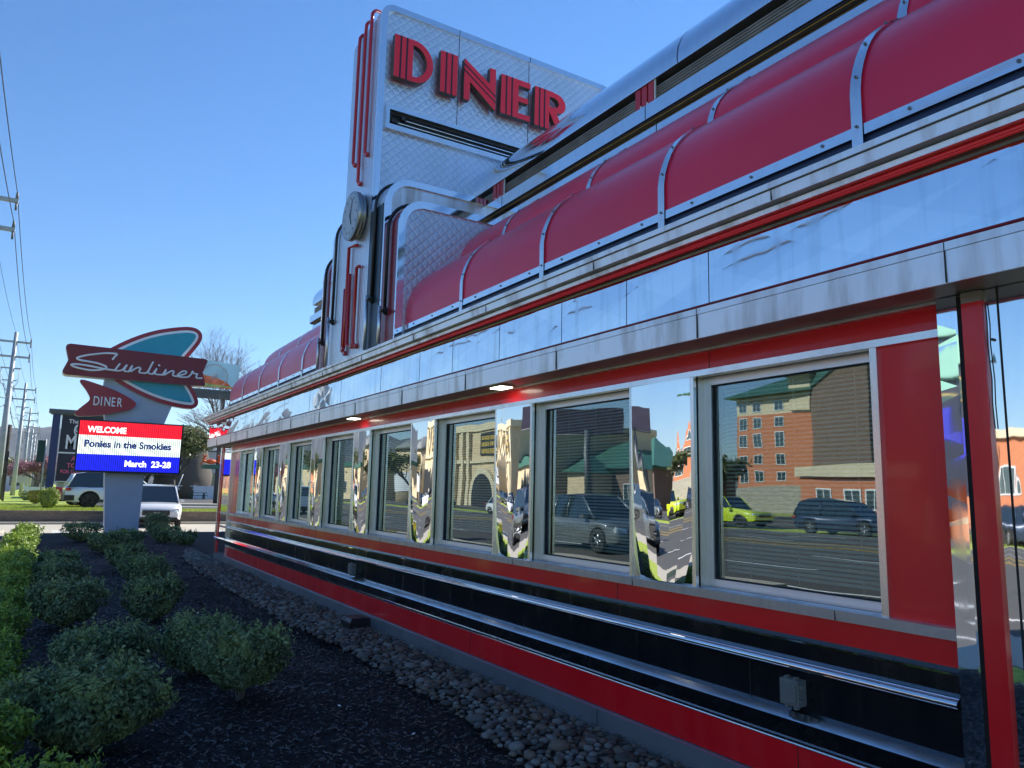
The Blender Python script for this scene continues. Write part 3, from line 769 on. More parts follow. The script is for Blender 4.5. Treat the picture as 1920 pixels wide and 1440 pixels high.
# stepped side boxes, both sides
for (ya, yb, yf, bk) in ((7.48, 7.90, 7.48, False), (8.82, 9.20, 9.20, True)):
    m = MB().mat('fluted_metal'); m.prism(outline(2.90, 3.1, 5.075, .30, 4.9), ya, yb); m.build('stepped_shoulder', TW)
    face_frame(yf, 2.9, 5.075, .30, 4.9, .072, 'steel', None, .03, bk)
for (ya, yb, yf, bk) in ((7.08, 7.48, 7.08, False), (9.20, 9.56, 9.56, True)):
    m = MB().mat('dark_red_enamel'); m.prism(outline(2.905, 3.1, 4.69, .30, 4.8), ya, yb-.0); m.build('stepped_shoulder', TW)
    face_frame(yf, 2.905, 4.69, .30, 4.8, .08, 'quilted_steel', None, .03, bk)
m = MB().mat('slate_paint'); m.box(2.893, 2.9, 7.50, 7.88, 3.14, 4.76); m.build('side_panel', TW)
# black tubes over the shoulders
def over(x0, zt, r, xe, y, off, zb):
    P = [(x0-off, zb)]+arc(x0+r, zt-r, r+off, math.pi, math.pi/2, 8)+[(xe, zt+off)]
    return [(p[0], y, p[1]) for p in P]
for y, zt, zb in ((7.68, 5.075, 3.66), (7.27, 4.69, 3.45), (9.02, 5.075, 3.66), (9.38, 4.69, 3.45)):
    m = MB().mat('black_plastic'); m.tube(over(2.9, zt, .30, 3.9, y, .026, zb), .019, 8); m.tube([(2.872, y, zb+.0), (2.90, y, zb)], .015, 6); m.disc_cyl((2.89, y, zb+.03), (-1, 0, 0), .035, .03, 10)
    m.tube([(2.845, y-.05, zb+.03), (2.845, y+.07, zb+.03)], .013, 6)
    m.build('black_tube', TW)
    m = MB().mat('fluted_metal'); m.tube([(2.86, y+.10, 3.14), (2.86, y+.10, zb+.1)], .02, 6); m.build('conduit', TW)
# red neon tubes on the street edge
def neon(pts):
    pts = [(min(2.9, x*1.023) if x < 2.87 else x, y*1.023, 1.6+(z-1.6)*1.023) for x, y, z in pts]
    m = MB().mat('neon_red'); m.tube(pts, .021, 8)
    e = pts[-1]; m.disc_cyl((e[0]-.03, e[1], e[2]), (1, 0, 0), .03, .035, 10); m.build('neon_tube', TW)
for y, zb, zt_ in ((8.33, 5.48, 7.14), (8.12, 5.17, 7.20), (7.93, 5.46, 7.24)):
    neon([(3.02, y+.02, zt_+.085), (2.92, y+.02, zt_+.09), (2.85, y+.01, zt_+.07), (2.805, y, zt_+.02), (2.80, y, zt_-.08), (2.80, y, zb+.03), (2.815, y-.01, zb), (2.89, y-.03, zb)])
for pts in ([(2.89, 8.03, 4.40), (2.80, 8.04, 4.40), (2.80, 8.30, 4.44), (2.80, 8.30, 3.6), (2.80, 8.30, 3.22)], [(2.80, 8.22, 4.1), (2.80, 8.20, 3.25), (2.83, 8.1, 3.22), (2.89, 8.08, 3.22)],
            [(2.89, 7.92, 4.12), (2.80, 7.93, 4.12), (2.80, 8.00, 4.12), (2.80, 8.00, 3.3), (2.80, 7.97, 3.2), (2.89, 7.94, 3.2)], [(2.80, 8.36, 3.95), (2.80, 8.36, 3.2), (2.89, 8.30, 3.17)]):
    q = [tuple(p) for p in pts]; neon(q)
# clock
K = thing('wall_clock', 'round steel wall clock on the street edge of the tall tower', 'clock', (2.9, 8.26, 4.82))
m = MB().mat('dark_steel'); m.disc_cyl((2.89, 8.26, 4.82), (-1, 0, 0), .27, .05, 36, .285); m.disc_cyl((2.84, 8.26, 4.82), (-1, 0, 0), .295, .06, 36); m.build('case', K)
m = MB().mat('clock_dial'); m.disc_cyl((2.781, 8.26, 4.82), (-1, 0, 0), .262, .004, 36); m.build('dial', K)
m = MB().mat('car_trim')
for h in range(12):
    a = h*math.pi/6; y, z = 8.26-math.sin(a)*.215, 4.82+math.cos(a)*.215; m.box(2.774, 2.777, y-.006, y+.006, z-.013, z+.013)
m.build('hour_marks', K)
for nm, a, L, wd in (('hour_hand', 2.75, .13, .011), ('minute_hand', .35, .2, .008)):
    m = MB().mat('car_trim'); dy, dz = -math.sin(a), math.cos(a); py, pz = dz, -dy
    m.rings([[(x, 8.26-dy*.03+py*wd, 4.82-dz*.03+pz*wd), (x, 8.26-dy*.03-py*wd, 4.82-dz*.03-pz*wd), (x, 8.26+dy*L-py*wd*.5, 4.82+dz*L-pz*wd*.5), (x, 8.26+dy*L+py*wd*.5, 4.82+dz*L+pz*wd*.5)] for x in (2.771, 2.774)]); m.build(nm, K)
# slot with tubes
m = MB().mat('clean_steel'); m.tri_prism([(3.0, 5.83), (5.35, 5.83), (5.35, 6.13), (3.0, 6.13)], [[(3.05, 5.895), (5.3, 5.895), (5.3, 6.075), (3.05, 6.075)]], 7.84, 7.895)
m.mat('car_trim'); m.quad((3.05, 7.893, 5.895), (5.3, 7.893, 5.895), (5.3, 7.893, 6.075), (3.05, 7.893, 6.075))
m.mat('clean_steel'); m.tube([(3.12, 7.862, 5.935), (5.28, 7.862, 5.935)], .010, 6); m.tube([(3.2, 7.862, 5.99), (5.28, 7.862, 5.99)], .008, 6); m.mat('car_trim').tube([(3.1, 7.86, 6.03), (5.28, 7.86, 6.03)], .012, 6); m.box(3.08, 3.14, 7.84, 7.89, 5.92, 5.96); m.box(3.2, 3.25, 7.84, 7.89, 5.98, 6.03)
m.build('light_slot', TW)
# letters D I N E R
YL0, YL1 = 7.775, 7.85
def letter(outer, holes, stripes, name='letter'):
    m = MB().mat('letter_red'); m.tri_prism(outer, holes, YL0, YL1, 'letter_side')
    m.mat('stripe_dark')
    for q in stripes: m.prism(q, YL0-.002, YL0+.004)
    m.build('letter', TW)
    s_ = MB().mat('car_trim'); cx = sum(p[0] for p in outer)/len(outer); cz = sum(p[1] for p in outer)/len(outer)
def vs_(x, z0, z1, wd=.011): return [(x-wd, z0), (x+wd, z0), (x+wd, z1), (x-wd, z1)]
zb, zt = 6.465, 7.005
letter([(3.045, zb), (3.30, zb)]+[(3.30+.255*math.sin(a), (zb+zt)/2-(zt-zb)/2*math.cos(a)) for a in [math.pi*i/16 for i in range(1, 16)]]+[(3.30, zt), (3.045, zt)],
       [[(3.285, 6.53)]+[(3.285+.185*math.sin(a), (zb+zt)/2-.205*math.cos(a)) for a in [math.pi*i/12 for i in range(1, 12)]]+[(3.285, 6.94)]],
       [vs_(3.125, zb, zt), vs_(3.205, zb, zt)])
letter([(3.655, zb), (3.89, zb), (3.89, zt), (3.655, zt)], [], [vs_(3.733, zb, zt), vs_(3.812, zb, zt)])
letter([(3.985, zb), (4.07, zb), (4.07, 6.72), (4.43, zb-.02), (4.443, zb-.02), (4.443, zt), (4.355, zt), (4.355, 6.78), (4.0, zt+.0), (3.985, zt)], [],
       [[(3.985, 6.845), (4.443, 6.545), (4.443, 6.565), (3.985, 6.868)], [(3.985, 6.925), (4.443, 6.625), (4.443, 6.645), (3.985, 6.948)]])
letter([(4.52, zb-.02), (4.972, zb-.02), (4.972, zb+.055), (4.79, zb+.055), (4.79, 6.68), (4.94, 6.68), (4.94, 6.755), (4.79, 6.755), (4.79, 6.905), (4.975, 6.905), (4.975, zt-.02), (4.53, zt-.02)], [], [vs_(4.605, zb-.02, zt-.02), vs_(4.69, zb-.02, zt-.02)])
letter([(5.045, zb-.03), (5.28, zb-.03), (5.28, 6.69), (5.42, zb-.03), (5.53, zb-.03), (5.40, 6.70)]+[(5.385+.165*math.sin(a), 6.83-.145*math.cos(a)) for a in [.4+math.pi*.87*i/10 for i in range(1, 11)]]+[(5.32, zt-.02), (5.05, zt-.02)],
       [[(5.285, 6.76), (5.36, 6.76), (5.41, 6.78), (5.44, 6.83), (5.41, 6.885), (5.36, 6.905), (5.285, 6.905)]], [vs_(5.123, zb-.03, zt-.02), vs_(5.203, zb-.03, zt-.02)])
# soffit lights
for (x, y) in ((3.13, 5.25), (3.13, 8.75)):
    m = MB().mat('clean_steel'); m.box(x-.075, x+.075, y-.11, y+.11, 2.462, 2.477); p = m.build('soffit_light', D)
    m = MB().mat('lamp_glow'); m.box(x-.055, x+.055, y-.09, y+.09, 2.457, 2.461); m.build('lens', p)
# outdoor outlet covers
for y in (2.555, 8.86):
    m = MB().mat('box_plastic'); m.box(3.215, 3.28, y-.055, y+.055, .598, .722); m.box(3.207, 3.215, y-.045, y+.045, .612, .708)
    for z in (.59, .722): m.box(3.225, 3.255, y-.035, y-.015, z-.01, z+.012); m.box(3.225, 3.255, y+.015, y+.035, z-.01, z+.012)
    m.box(3.22, 3.25, y-.068, y-.055, .62, .635); m.box(3.22, 3.25, y-.068, y-.055, .685, .70)
    m.build('outlet_cover', D, bevel=.006)

# black box on the stones
m = MB().mat('black_plastic'); m.rings([[(3.02-a, 8.18-a, z), (3.25, 8.18-a, z), (3.25, 8.46+a, z), (3.02-a, 8.46+a, z)] for a, z in ((.02, .08), (.02, .15), (-.01, .19))])
tag(m.build('bait_station', origin=(3.13, 8.32, .08), bevel=.008), 'low black plastic box sitting on the stones against the plinth', 'box')

m = MB().mat('print_white')
for (x, y, a) in ((2.15, 4.6, .4), (1.9, 5.3, 1.9), (2.62, 5.9, 2.6), (1.2, 4.4, .9)):
    c, s_ = math.cos(a)*.018, math.sin(a)*.018; z = mulch_h(x, y)+.03
    m.quad((x-c, y-s_, z), (x+s_*.6, y-c*.6, z+.004), (x+c, y+s_, z+.006), (x-s_*.6, y+c*.6, z+.002))
tag(m.build('litter', fix=False), 'tiny scraps of pale paper litter on the mulch', None, kind='stuff')

# ================================================================== SHRUBS
def shrub_mesh(name, rx, ry, h, n, leaf, mats, seed, flat=.6, skirt=.12):
    rnd = random.Random(seed); mp = MB(); ph = [rnd.uniform(0, 6.3) for _ in range(8)]
    def leaf_at(p, nrm, sc=1.0):
        d = nrm.cross(Vector((rnd.gauss(0, 1), rnd.gauss(0, 1), rnd.gauss(0, 1)))).normalized(); e = nrm.cross(d)
        L = leaf*rnd.choice((.55, .75, .9, 1.0, 1.25))*sc; W = L*.5; q = nrm*L*.2
        mp.quad(tuple(p-d*L), tuple(p-e*W+q), tuple(p+d*L), tuple(p+e*W+q))
    def shell(a, t, dep):
        rr = (1-abs(t)**3.0)**(1/3.0)
        taper = .62+.38*min(1, max(0, (t+1)/1.1))
        lump = 1+.10*math.sin(3*a+ph[0]+2*t)+.08*math.sin(5*a+ph[1])+.07*math.sin(8*a+4*t+ph[2])+.05*math.sin(13*a-6*t+ph[6])
        x = math.cos(a)*rx*rr*lump*dep*taper; y = math.sin(a)*ry*rr*lump*dep*taper; zc = h*(.5+skirt/2)
        z = zc+t*dep*(h*(1-skirt)/2)*(1+.10*math.sin(4*a+ph[3])+.09*math.sin(9*x/rx+7*y/ry+ph[4]))
        return Vector((x, y, z)), Vector((x/rx, y/ry, (z-zc)/h*1.4)).normalized()
    for i in range(n):
        a = rnd.uniform(0, 6.283); t = rnd.uniform(-1, 1); t = math.copysign(abs(t)**.75, t)
        gap = math.sin(6*a+ph[5]+5*t)*math.sin(7*t+ph[7]+2*a)
        if gap > .55 and rnd.random() < .6: continue
        p, nn = shell(a, t, 1-abs(rnd.gauss(0, .13)))
        if rnd.random() < .30 and t > .2:
            x = rnd.uniform(-1, 1)*rx*.85; y = rnd.uniform(-1, 1)*ry*.85
            if (x/rx)**2+(y/ry)**2 > .8: continue
            p = Vector((x, y, h*(.92+.08*math.sin(9*x/rx+ph[4])*math.sin(8*y/ry+ph[5]))+rnd.gauss(0, .025*h)))
            nn = Vector((0, 0, 1))
        nrm = nn+Vector((rnd.gauss(0, .5), rnd.gauss(0, .5), rnd.gauss(.25, .5))); nrm.normalize(); leaf_at(p, nrm)
    for i in range(n//55):   # stray shoots
        a = rnd.uniform(0, 6.283); t = rnd.uniform(.0, 1)**.6
        p, nn = shell(a, t, rnd.uniform(.85, 1.0)); d = (nn*.7+Vector((rnd.gauss(0, .3), rnd.gauss(0, .3), .9))).normalized(); L = rnd.uniform(.04, .11)
        for k in range(7):
            q = p+d*L*k/6; s_ = Vector((rnd.gauss(0, 1), rnd.gauss(0, 1), rnd.gauss(.4, .5))).normalized(); leaf_at(q+s_*leaf*.6, s_, .85)
    me = bpy.data.meshes.new(name); me.from_pydata(mp.v, [], mp.f); me.materials.append(MATS[mats])
    return me
def stem_mesh(h, seed, rx):
    rnd = random.Random(seed); m = MB().mat('twig_grey')
    for k in range(9):
        a = rnd.uniform(0, 6.3); s_ = rnd.uniform(.3, .8)
        m.tube([(rnd.uniform(-.02, .02), rnd.uniform(-.02, .02), -.03), (math.cos(a)*rx*.12, math.sin(a)*rx*.12, h*.28), (math.cos(a)*rx*s_*.6, math.sin(a)*rx*s_*.6, h*.6), (math.cos(a)*rx*s_, math.sin(a)*rx*s_, h*.9)], .016, 5, .004)
    me = bpy.data.meshes.new('stems'); me.from_pydata(m.v, [], m.f); me.materials.append(MATS['twig_grey']); return me
# (x, y, rx, ry, h, leaves, material, label)
G1 = 'dark clipped shrubs planted in the mulch bed'; G2 = 'lighter green clipped shrubs in the row along the kerb'
SH = [
 (1.36, 5.92, .37, .34, .53, 8500, 'leaf_dark', 'dark clipped shrub with bare grey stem showing, nearest to the stone strip', G1),
 (.36, 5.35, .49, .42, .52, 13000, 'leaf_dark', 'largest dark shrub in the mulch, in the left foreground', G1),
 (.53, 7.05, .44, .34, .46, 8000, 'leaf_dark', 'wide dark shrub just behind the largest foreground shrub', G1),
 (1.24, 6.98, .37, .34, .50, 7000, 'leaf_dark', 'dark shrub partly hidden behind the bare stemmed one', G1),
 (1.20, 9.85, .37, .34, .52, 5500, 'leaf_dark', 'flat topped dark shrub fourth from the front, on the wall side', G1),
 (.32, 9.75, .43, .36, .52, 6000, 'leaf_dark', 'flat topped dark shrub fourth from the front, on the kerb side', G1),
 (1.45, 13.2, .42, .38, .50, 4500, 'leaf_dark', 'dark shrub on the wall side, midway to the pylon sign', G1),
 (.27, 12.8, .42, .38, .48, 4500, 'leaf_dark', 'dark shrub on the kerb side, midway to the pylon sign', G1),
 (1.42, 15.7, .38, .36, .48, 3500, 'leaf_dark', 'dark shrub behind the midway one on the wall side', G1),
 (.30, 14.9, .38, .36, .46, 3500, 'leaf_dark', 'low dark shrub behind the midway one on the kerb side', G1),
 (1.32, 19.9, .46, .40, .50, 3000, 'leaf_dark', 'dark shrub just in front of the pylon base', G1),
 (1.85, 21.0, .45, .40, .50, 3000, 'leaf_dark', 'dark shrub overlapping the lower right of the pylon base', G1),
 (.98, 24.0, .58, .45, .52, 3000, 'leaf_dark', 'dark shrub at the far left of the pylon base', G1),
 (3.05, 23.4, .47, .42, .50, 3000, 'leaf_dark', 'dark shrub in front of the white parked suv', G1),
 (3.10, 26.2, .42, .42, .78, 3000, 'leaf_dark', 'taller dark shrub hiding the left headlight of the white suv', G1),
 (3.35, 22.2, .40, .36, .40, 2500, 'leaf_dark', 'small dark shrub nearest the diner corner', G1),
 (.02, 3.85, .40, .34, .36, 9000, 'leaf_light', 'low light green shrub cut by the bottom left corner', G2),
]
row = [(-.30, 4.85), (-.34, 6.1), (-.34, 7.2), (-.34, 8.35), (-.34, 9.75), (-.35, 11.25), (-.35, 12.9), (-.34, 14.6), (-.34, 16.5), (-.34, 18.6), (-.33, 20.9), (-.30, 23.4)]
ordn = ['nearest', 'second', 'third', 'fourth', 'fifth', 'sixth', 'seventh', 'eighth', 'ninth', 'tenth', 'eleventh', 'farthest']
for i, (x, y) in enumerate(row):
    SH.append((x+.02, y, .36, .42 if i < 6 else .6, .44+.03*math.sin(i*2.3)+.006*i, max(2600, 8000-i*700), 'leaf_light', f'{ordn[i]} light green shrub in the row along the kerb', G2))
stems = stem_mesh(.5, 3, .4)
for i, (x, y, rx, ry, h, n, mt, lab, g) in enumerate(SH):
    o = thing('shrub', lab, 'shrub', (x, y, mulch_h(min(x, 3.4), y)-.01), g)
    lf = bpy.data.objects.new('foliage', shrub_mesh('foliage', rx*.84, ry*.74, h*.93, n, .021 if y < 9 else (.024 if y < 14 else .034), mt, i+11, skirt=.22 if i == 0 else .1)); C.objects.link(lf); lf.parent = o
    st = bpy.data.objects.new('stems', stems); C.objects.link(st); st.parent = o; st.scale = (rx/.45, ry/.45, h/.55)
    if i == 0: st.rotation_euler[2] = .8

# ================================================================== PYLON SIGN
SY = 27.6
P = thing('pylon_sign', 'roadside pylon sign with maroon script board, teal fin, arrow and message screen', 'sign', (2.2, SY, 0))
m = MB().mat('pylon_paint')
def pyl(y0, y1, o=0):
    return [[(1.79-o, y0, -.12), (2.74+o, y0, -.12), (2.74+o, y1, -.12), (1.79-o, y1, -.12)], [(1.61, y0, 2.1), (2.78, y0, 2.1), (2.78, y1, 2.1), (1.61, y1, 2.1)],
            [(1.5, y0, 3.6), (3.22, y0, 3.6), (3.22, y1, 3.6), (1.5, y1, 3.6)], [(1.3, y0, 4.5), (3.5, y0, 4.5), (3.5, y1, 4.5), (1.3, y1, 4.5)], [(1.35, y0, 5.1), (3.0, y0, 5.1), (3.0, y1, 5.1), (1.35, y1, 5.1)]]
m.rings(pyl(27.72, 28.35)); m.build('pylon', P)
def smooth_closed(pts, n=4):
    out = []; N = len(pts)
    for i in range(N):
        p0, p1, p2, p3 = [Vector(pts[(i+k-1) % N]) for k in range(4)]
        for j in range(n):
            t = j/n; out.append(tuple(.5*((2*p1)+(p2-p0)*t+(2*p0-5*p1+4*p2-p3)*t*t+(3*p1-p0-3*p2+p3)*t**3)))
    return out
def smooth_open(pts, n=5):
    out = []; N = len(pts)
    for i in range(N-1):
        p0, p1, p2, p3 = [Vector(pts[min(max(i+k-1, 0), N-1)]) for k in range(4)]
        for j in range(n):
            t = j/n; out.append(tuple(.5*((2*p1)+(p2-p0)*t+(2*p0-5*p1+4*p2-p3)*t*t+(3*p1-p0-3*p2+p3)*t**3)))
    out.append(tuple(pts[-1])); return out
def inset(pts, d):
    n = len(pts); A = sum(pts[i][0]*pts[(i+1) % n][1]-pts[(i+1) % n][0]*pts[i][1] for i in range(n)); s_ = 1 if A > 0 else -1
    out = []
    for i in range(n):
        a, b_, c = Vector(pts[i-1]), Vector(pts[i]), Vector(pts[(i+1) % n]); t = (c-a)
        if t.length < 1e-6: out.append(tuple(b_)); continue
        t.normalize(); out.append((b_.x-t.y*d*s_, b_.y+t.x*d*s_))
    return [q for q in out if min((Vector(q)-Vector(p)).length for p in pts) > d*.96]
fin = smooth_closed([(.95, 5.55), (1.31, 5.98), (1.99, 6.47), (2.7, 6.83), (3.44, 7.05), (3.85, 7.10), (4.09, 7.02), (4.20, 6.84), (4.16, 6.60), (3.98, 6.28), (3.74, 5.90), (3.66, 5.55), (3.76, 5.30), (3.97, 5.05), (4.18, 4.70), (4.25, 4.47), (4.17, 4.31), (3.97, 4.25), (3.5, 4.29), (2.9, 4.42), (2.26, 4.66), (1.66, 4.98), (1.2, 5.3)])
m = MB().mat('sign_crimson'); m.prism(fin, 27.62, 27.92, 'sign_edge'); F_ = m.build('fin_panel', P)
f1 = inset(fin, .13); m = MB().mat('sign_white'); m.prism(f1, 27.606, 27.62); m.build('fin_border', F_)
f2 = inset(fin, .215); m = MB().mat('sign_teal'); m.prism(f2, 27.592, 27.606); m.build('fin_face', F_)
beam = [(.15, 5.92), (.18, 6.0), (.27, 6.04), (1.31, 6.03), (2.76, 6.01), (4.33, 6.0), (4.41, 5.95), (4.40, 5.88), (4.28, 5.52), (4.39, 5.13), (4.38, 5.06), (4.33, 5.04), (3.35, 5.03), (2.11, 5.03), (.22, 5.03), (.14, 5.08), (.13, 5.16), (.26, 5.52)]
m = MB().mat('sign_maroon'); m.prism(beam, 27.40, 27.95, 'sign_edge'); B_ = m.build('name_board', P)
arrow = smooth_closed([(.64, 4.88), (.72, 4.93), (1.07, 4.85), (1.67, 4.66), (2.16, 4.42), (2.32, 4.26), (2.2, 4.10), (1.85, 3.97), (1.28, 3.82), (.75, 3.755), (.62, 3.78), (.61, 3.88), (.80, 4.10), (.97, 4.32), (.85, 4.58), (.68, 4.80)], 4)
m = MB().mat('sign_crimson'); m.prism(arrow, 27.50, 27.72, 'sign_edge'); A_ = m.build('arrow_panel', P)
for ch, xx in zip('DINER', (1.06, 1.27, 1.37, 1.58, 1.745)):
    text('letter', ch, .42, (xx, 27.49, 4.135), FRONT, 'sign_white', A_, .008, 'LEFT', .62, .004)
# script lettering, raised tubes flattened
ST = {'S': [(1.50, 5.67), (1.56, 5.77), (1.60, 5.85), (1.33, 5.845), (1.05, 5.79), (.72, 5.70), (.50, 5.60), (.56, 5.54), (.80, 5.515), (1.05, 5.49), (1.24, 5.44), (1.34, 5.385), (1.30, 5.32), (1.12, 5.265), (.88, 5.24), (.62, 5.265), (.42, 5.31), (.36, 5.37), (.55, 5.395), (.85, 5.375), (1.10, 5.345), (1.35, 5.315), (1.60, 5.305)],
 'u': [(1.71, 5.53), (1.63, 5.38), (1.60, 5.32), (1.66, 5.30), (1.80, 5.34), (1.93, 5.53), (1.87, 5.38), (1.87, 5.31), (2.0, 5.31)],
 'n': [(2.0, 5.31), (2.09, 5.53), (2.04, 5.31), (2.14, 5.39), (2.26, 5.47), (2.335, 5.45), (2.31, 5.36), (2.33, 5.305), (2.48, 5.30)],
 'l': [(2.48, 5.30), (2.56, 5.36), (2.64, 5.55), (2.70, 5.72), (2.655, 5.60), (2.60, 5.43), (2.575, 5.34), (2.62, 5.30), (2.72, 5.30)], 'i': [(2.72, 5.3), (2.83, 5.50), (2.78, 5.34), (2.82, 5.30), (3.02, 5.30)],
 'm': [(3.02, 5.30), (3.12, 5.50), (3.06, 5.30), (3.17, 5.38), (3.29, 5.46), (3.36, 5.44), (3.33, 5.35), (3.37, 5.30), (3.50, 5.30)],
 'e': [(3.48, 5.31), (3.62, 5.36), (3.74, 5.43), (3.74, 5.49), (3.64, 5.49), (3.54, 5.41), (3.49, 5.33), (3.56, 5.285), (3.70, 5.285), (3.82, 5.31)],
 'r': [(3.82, 5.31), (3.90, 5.40), (3.95, 5.53), (3.97, 5.455), (4.06, 5.445), (4.11, 5.43), (4.075, 5.36), (4.09, 5.31), (4.15, 5.295), (4.25, 5.31)]}
for k, pts in ST.items():
    sp = smooth_open(pts, 5); m = MB().mat('sign_white'); n = len(sp); r = .033 if k == 'S' else .029; yo = .002*list(ST).index(k)
    
    m.tube([(p[0], 27.385-yo, p[1]) for p in sp], r, 8)
    for e in (sp[0], sp[-1]): m.disc_cyl((e[0], 27.39-yo, e[1]), (0, -1, 0), r, .03, 10)
    m.build('script_letter', B_)
m = MB().mat('sign_white'); m.disc_cyl((2.89, 27.398, 5.615), (0, -1, 0), .032, .035, 14); m.build('script_letter', B_)
# message screen
m = MB().mat('car_trim'); m.box(.72, 3.82, 27.42, 27.71, 1.98, 3.66); LE = m.build('message_screen', P)
for nm, z0, z1 in (('led_red', 3.16, 3.615), ('led_white', 2.56, 3.16), ('led_blue', 2.04, 2.56)):
    m = MB().mat(nm); m.box(.77, 3.77, 27.41, 27.42, z0, z1); m.build('screen_face', LE)
text('screen_text', 'WELCOME', .27, (1.0, 27.403, 3.26), FRONT, 'led_white_text', LE, .003, 'LEFT', .84, .008)
text('screen_text', 'Ponies in the Smokies', .31, (.93, 27.403, 2.79), FRONT, 'led_blue_text', LE, .003, 'LEFT', .93, .011)
text('screen_text', 'March  23-28', .27, (2.13, 27.403, 2.20), FRONT, 'led_white_text', LE, .003, 'LEFT', .95, .008)

# ================================================================== VEHICLES
def wheel_mb(x, y, r, wd, rim):
    m = MB().mat('tyre'); m.smooth = True
    rings = []
    for o, q in ((-wd/2, r*.62), (-wd/2, r*.9), (-wd*.38, r), (wd*.38, r), (wd/2, r*.9), (wd/2, r*.62)):
        rings.append([(x+math.cos(a)*q, y+o, r+math.sin(a)*q) for a in [2*math.pi*j/28 for j in range(28)]])
    m.rings(rings, True, False)
    return m
def car(loc, rz, paint, label, kind='suv', L=4.7, W=1.88, H=1.72, group=None, rim='rim_metal', cat='car', back=False, cladding=False):
    o = thing('parked_car', label, cat, loc, group); o.rotation_euler[2] = rz; o['_o'] = (0, 0, 0)
    hw = W/2; zb = .28 if kind != 'sedan' else .22; wr = .37 if kind != 'sedan' else .33
    if kind == 'suv':
        prof = [(-L/2, .45, .95), (-L/2+.05, .32, 1.05), (-L*.30, .28, 1.02), (-L*.02, .26, 1.03), (L*.24, .26, 1.00), (L*.40, .30, .93), (L*.475, .36, .80), (L/2, .42, .62)]
        roof = [(-L*.485, 1.00), (-L*.43, H*.93), (-L*.32, H*.985), (-L*.05, H), (L*.10, H*.97), (L*.27, 1.01)]
    elif kind == 'sedan':
        prof = [(-L/2, .45, .80), (-L/2+.06, .32, .95), (-L*.30, .24, .98), (-L*.02, .22, .93), (L*.20, .22, .90), (L*.40, .28, .80), (L*.475, .34, .66), (L/2, .4, .52)]
        roof = [(-L*.38, .95), (-L*.22, H*.96), (-L*.05, H), (L*.06, H*.97), (L*.25, .90)]
    else: # pickup
        prof = [(-L/2, .55, 1.05), (-L/2+.04, .5, 1.12), (-L*.26, .40, 1.12), (-L*.02, .38, 1.10), (L*.24, .38, 1.14), (L*.42, .42, 1.12), (L*.475, .48, 1.05), (L/2, .52, .85)]
        roof = [(-L*.14, 1.10), (-L*.13, H*.97), (-L*.05, H), (L*.08, H*.985), (L*.20, 1.13)]
    wx = (-L*.29, L*.315)
    # body side with wheel arches: dense stations
    def interp(x, k):
        for p, q in zip(prof, prof[1:]):
            if x <= q[0]+1e-9: t = (x-p[0])/(q[0]-p[0]); return p[k]+(q[k]-p[k])*t
        return prof[-1][k]
    xs = sorted(set([p[0] for p in prof]+[w_+d*wr*1.15 for w_ in wx for d in (-1, -.92, -.75, -.5, -.2, .2, .5, .75, .92, 1)]))
    m = MB().mat(paint); m.smooth = True; rr = []
    for x in xs:
        zlo, zhi = interp(x, 1), interp(x, 2); arch = zlo
        for w_ in wx:
            d = abs(x-w_)/(wr*1.15)
            if d < 1: arch = max(arch, wr+wr*1.12*math.sqrt(max(0, 1-d*d)))
        arch = min(arch, zhi-.08)
        e = 1-.10*max(0, abs(x)/(L/2)-.8)/.2*1.6
        w1 = hw*e
        h = zhi-arch
        half = [(w1*.97, arch), (w1, arch+h*.35), (w1*.985, arch+h*.7), (w1*.93, zhi-.02), (w1*.72, zhi+.015), (0, zhi+.03)]
        ring = [(x, yy, zz) for yy, zz in half]+[(x, -yy, zz) for yy, zz in half[::-1][1:]]
        rr.append(ring)
    m.rings(rr, False, False)
    m.smooth = False
    m.face([m_ for m_ in range(len(rr[0]))]); k = (len(rr)-1)*len(rr[0]); m.face([k+m_ for m_ in range(len(rr[0]))])
    m.mat('car_trim'); m.box(-L*.47, L*.46, -hw*.86, hw*.86, zb, zb+.18)
    m.box(wx[0]-wr, wx[0]+wr, -hw*.8, hw*.8, zb, .8); m.box(wx[1]-wr, wx[1]+wr, -hw*.8, hw*.8, zb, .78)
    body = m.build('body', o)
    if cladding:
        m = MB().mat('car_trim'); m.box(-L/2-.03, -L*.42, -hw*.96, hw*.96, .36, .62); m.box(L*.43, L/2+.02, -hw*.93, hw*.93, .3, .45)
        for sy in (-1, 1):
            for w_ in wx:
                m.tube([(w_+math.cos(a)*wr*1.2, sy*hw*.985, wr+math.sin(a)*wr*1.2) for a in [math.pi*j/10 for j in range(11)]], .035, 5)
            m.box(wx[0]+wr, wx[1]-wr, sy*hw-.04, sy*hw+.01, .3, .42)
        m.build('cladding', o)
    # greenhouse
    m = MB().mat('car_glass'); gr = []
    for x, z in roof:
        zz0 = interp(x, 2)-.02; top = z; wt = hw*(.92-.20*(min(1, max(0, (top-zz0))/(H-1.0)))) ; wt = hw*.74
        gr.append((x, zz0, top, wt))
    def sec(x, z0, z1, wb, wt): return [(x, wb, z0), (x, wt, z1), (x, -wt, z1), (x, -wb, z0)]
    rr = []
    for x, z0, z1, wt in gr:
        f = min(1, max(0, (z1-z0)/(H-1.0))); rr.append(sec(x, z0, max(z1, z0+.01), hw*.90, hw*(.90-.16*f)))
    m.rings(rr); m.build('windows', o)
    m = MB().mat(paint); top = [g for g in gr if g[2] > H*.9]
    rr = []
    for x, z0, z1, wt in top: rr.append([(x, hw*.75, z1-.025), (x, hw*.70, z1+.02), (x, 0, z1+.035), (x, -hw*.70, z1+.02), (x, -hw*.75, z1-.025)])
    m.rings(rr)
    # pillars
    g0, g1 = gr[0], gr[-1]; t0, t1 = top[0], top[-1]
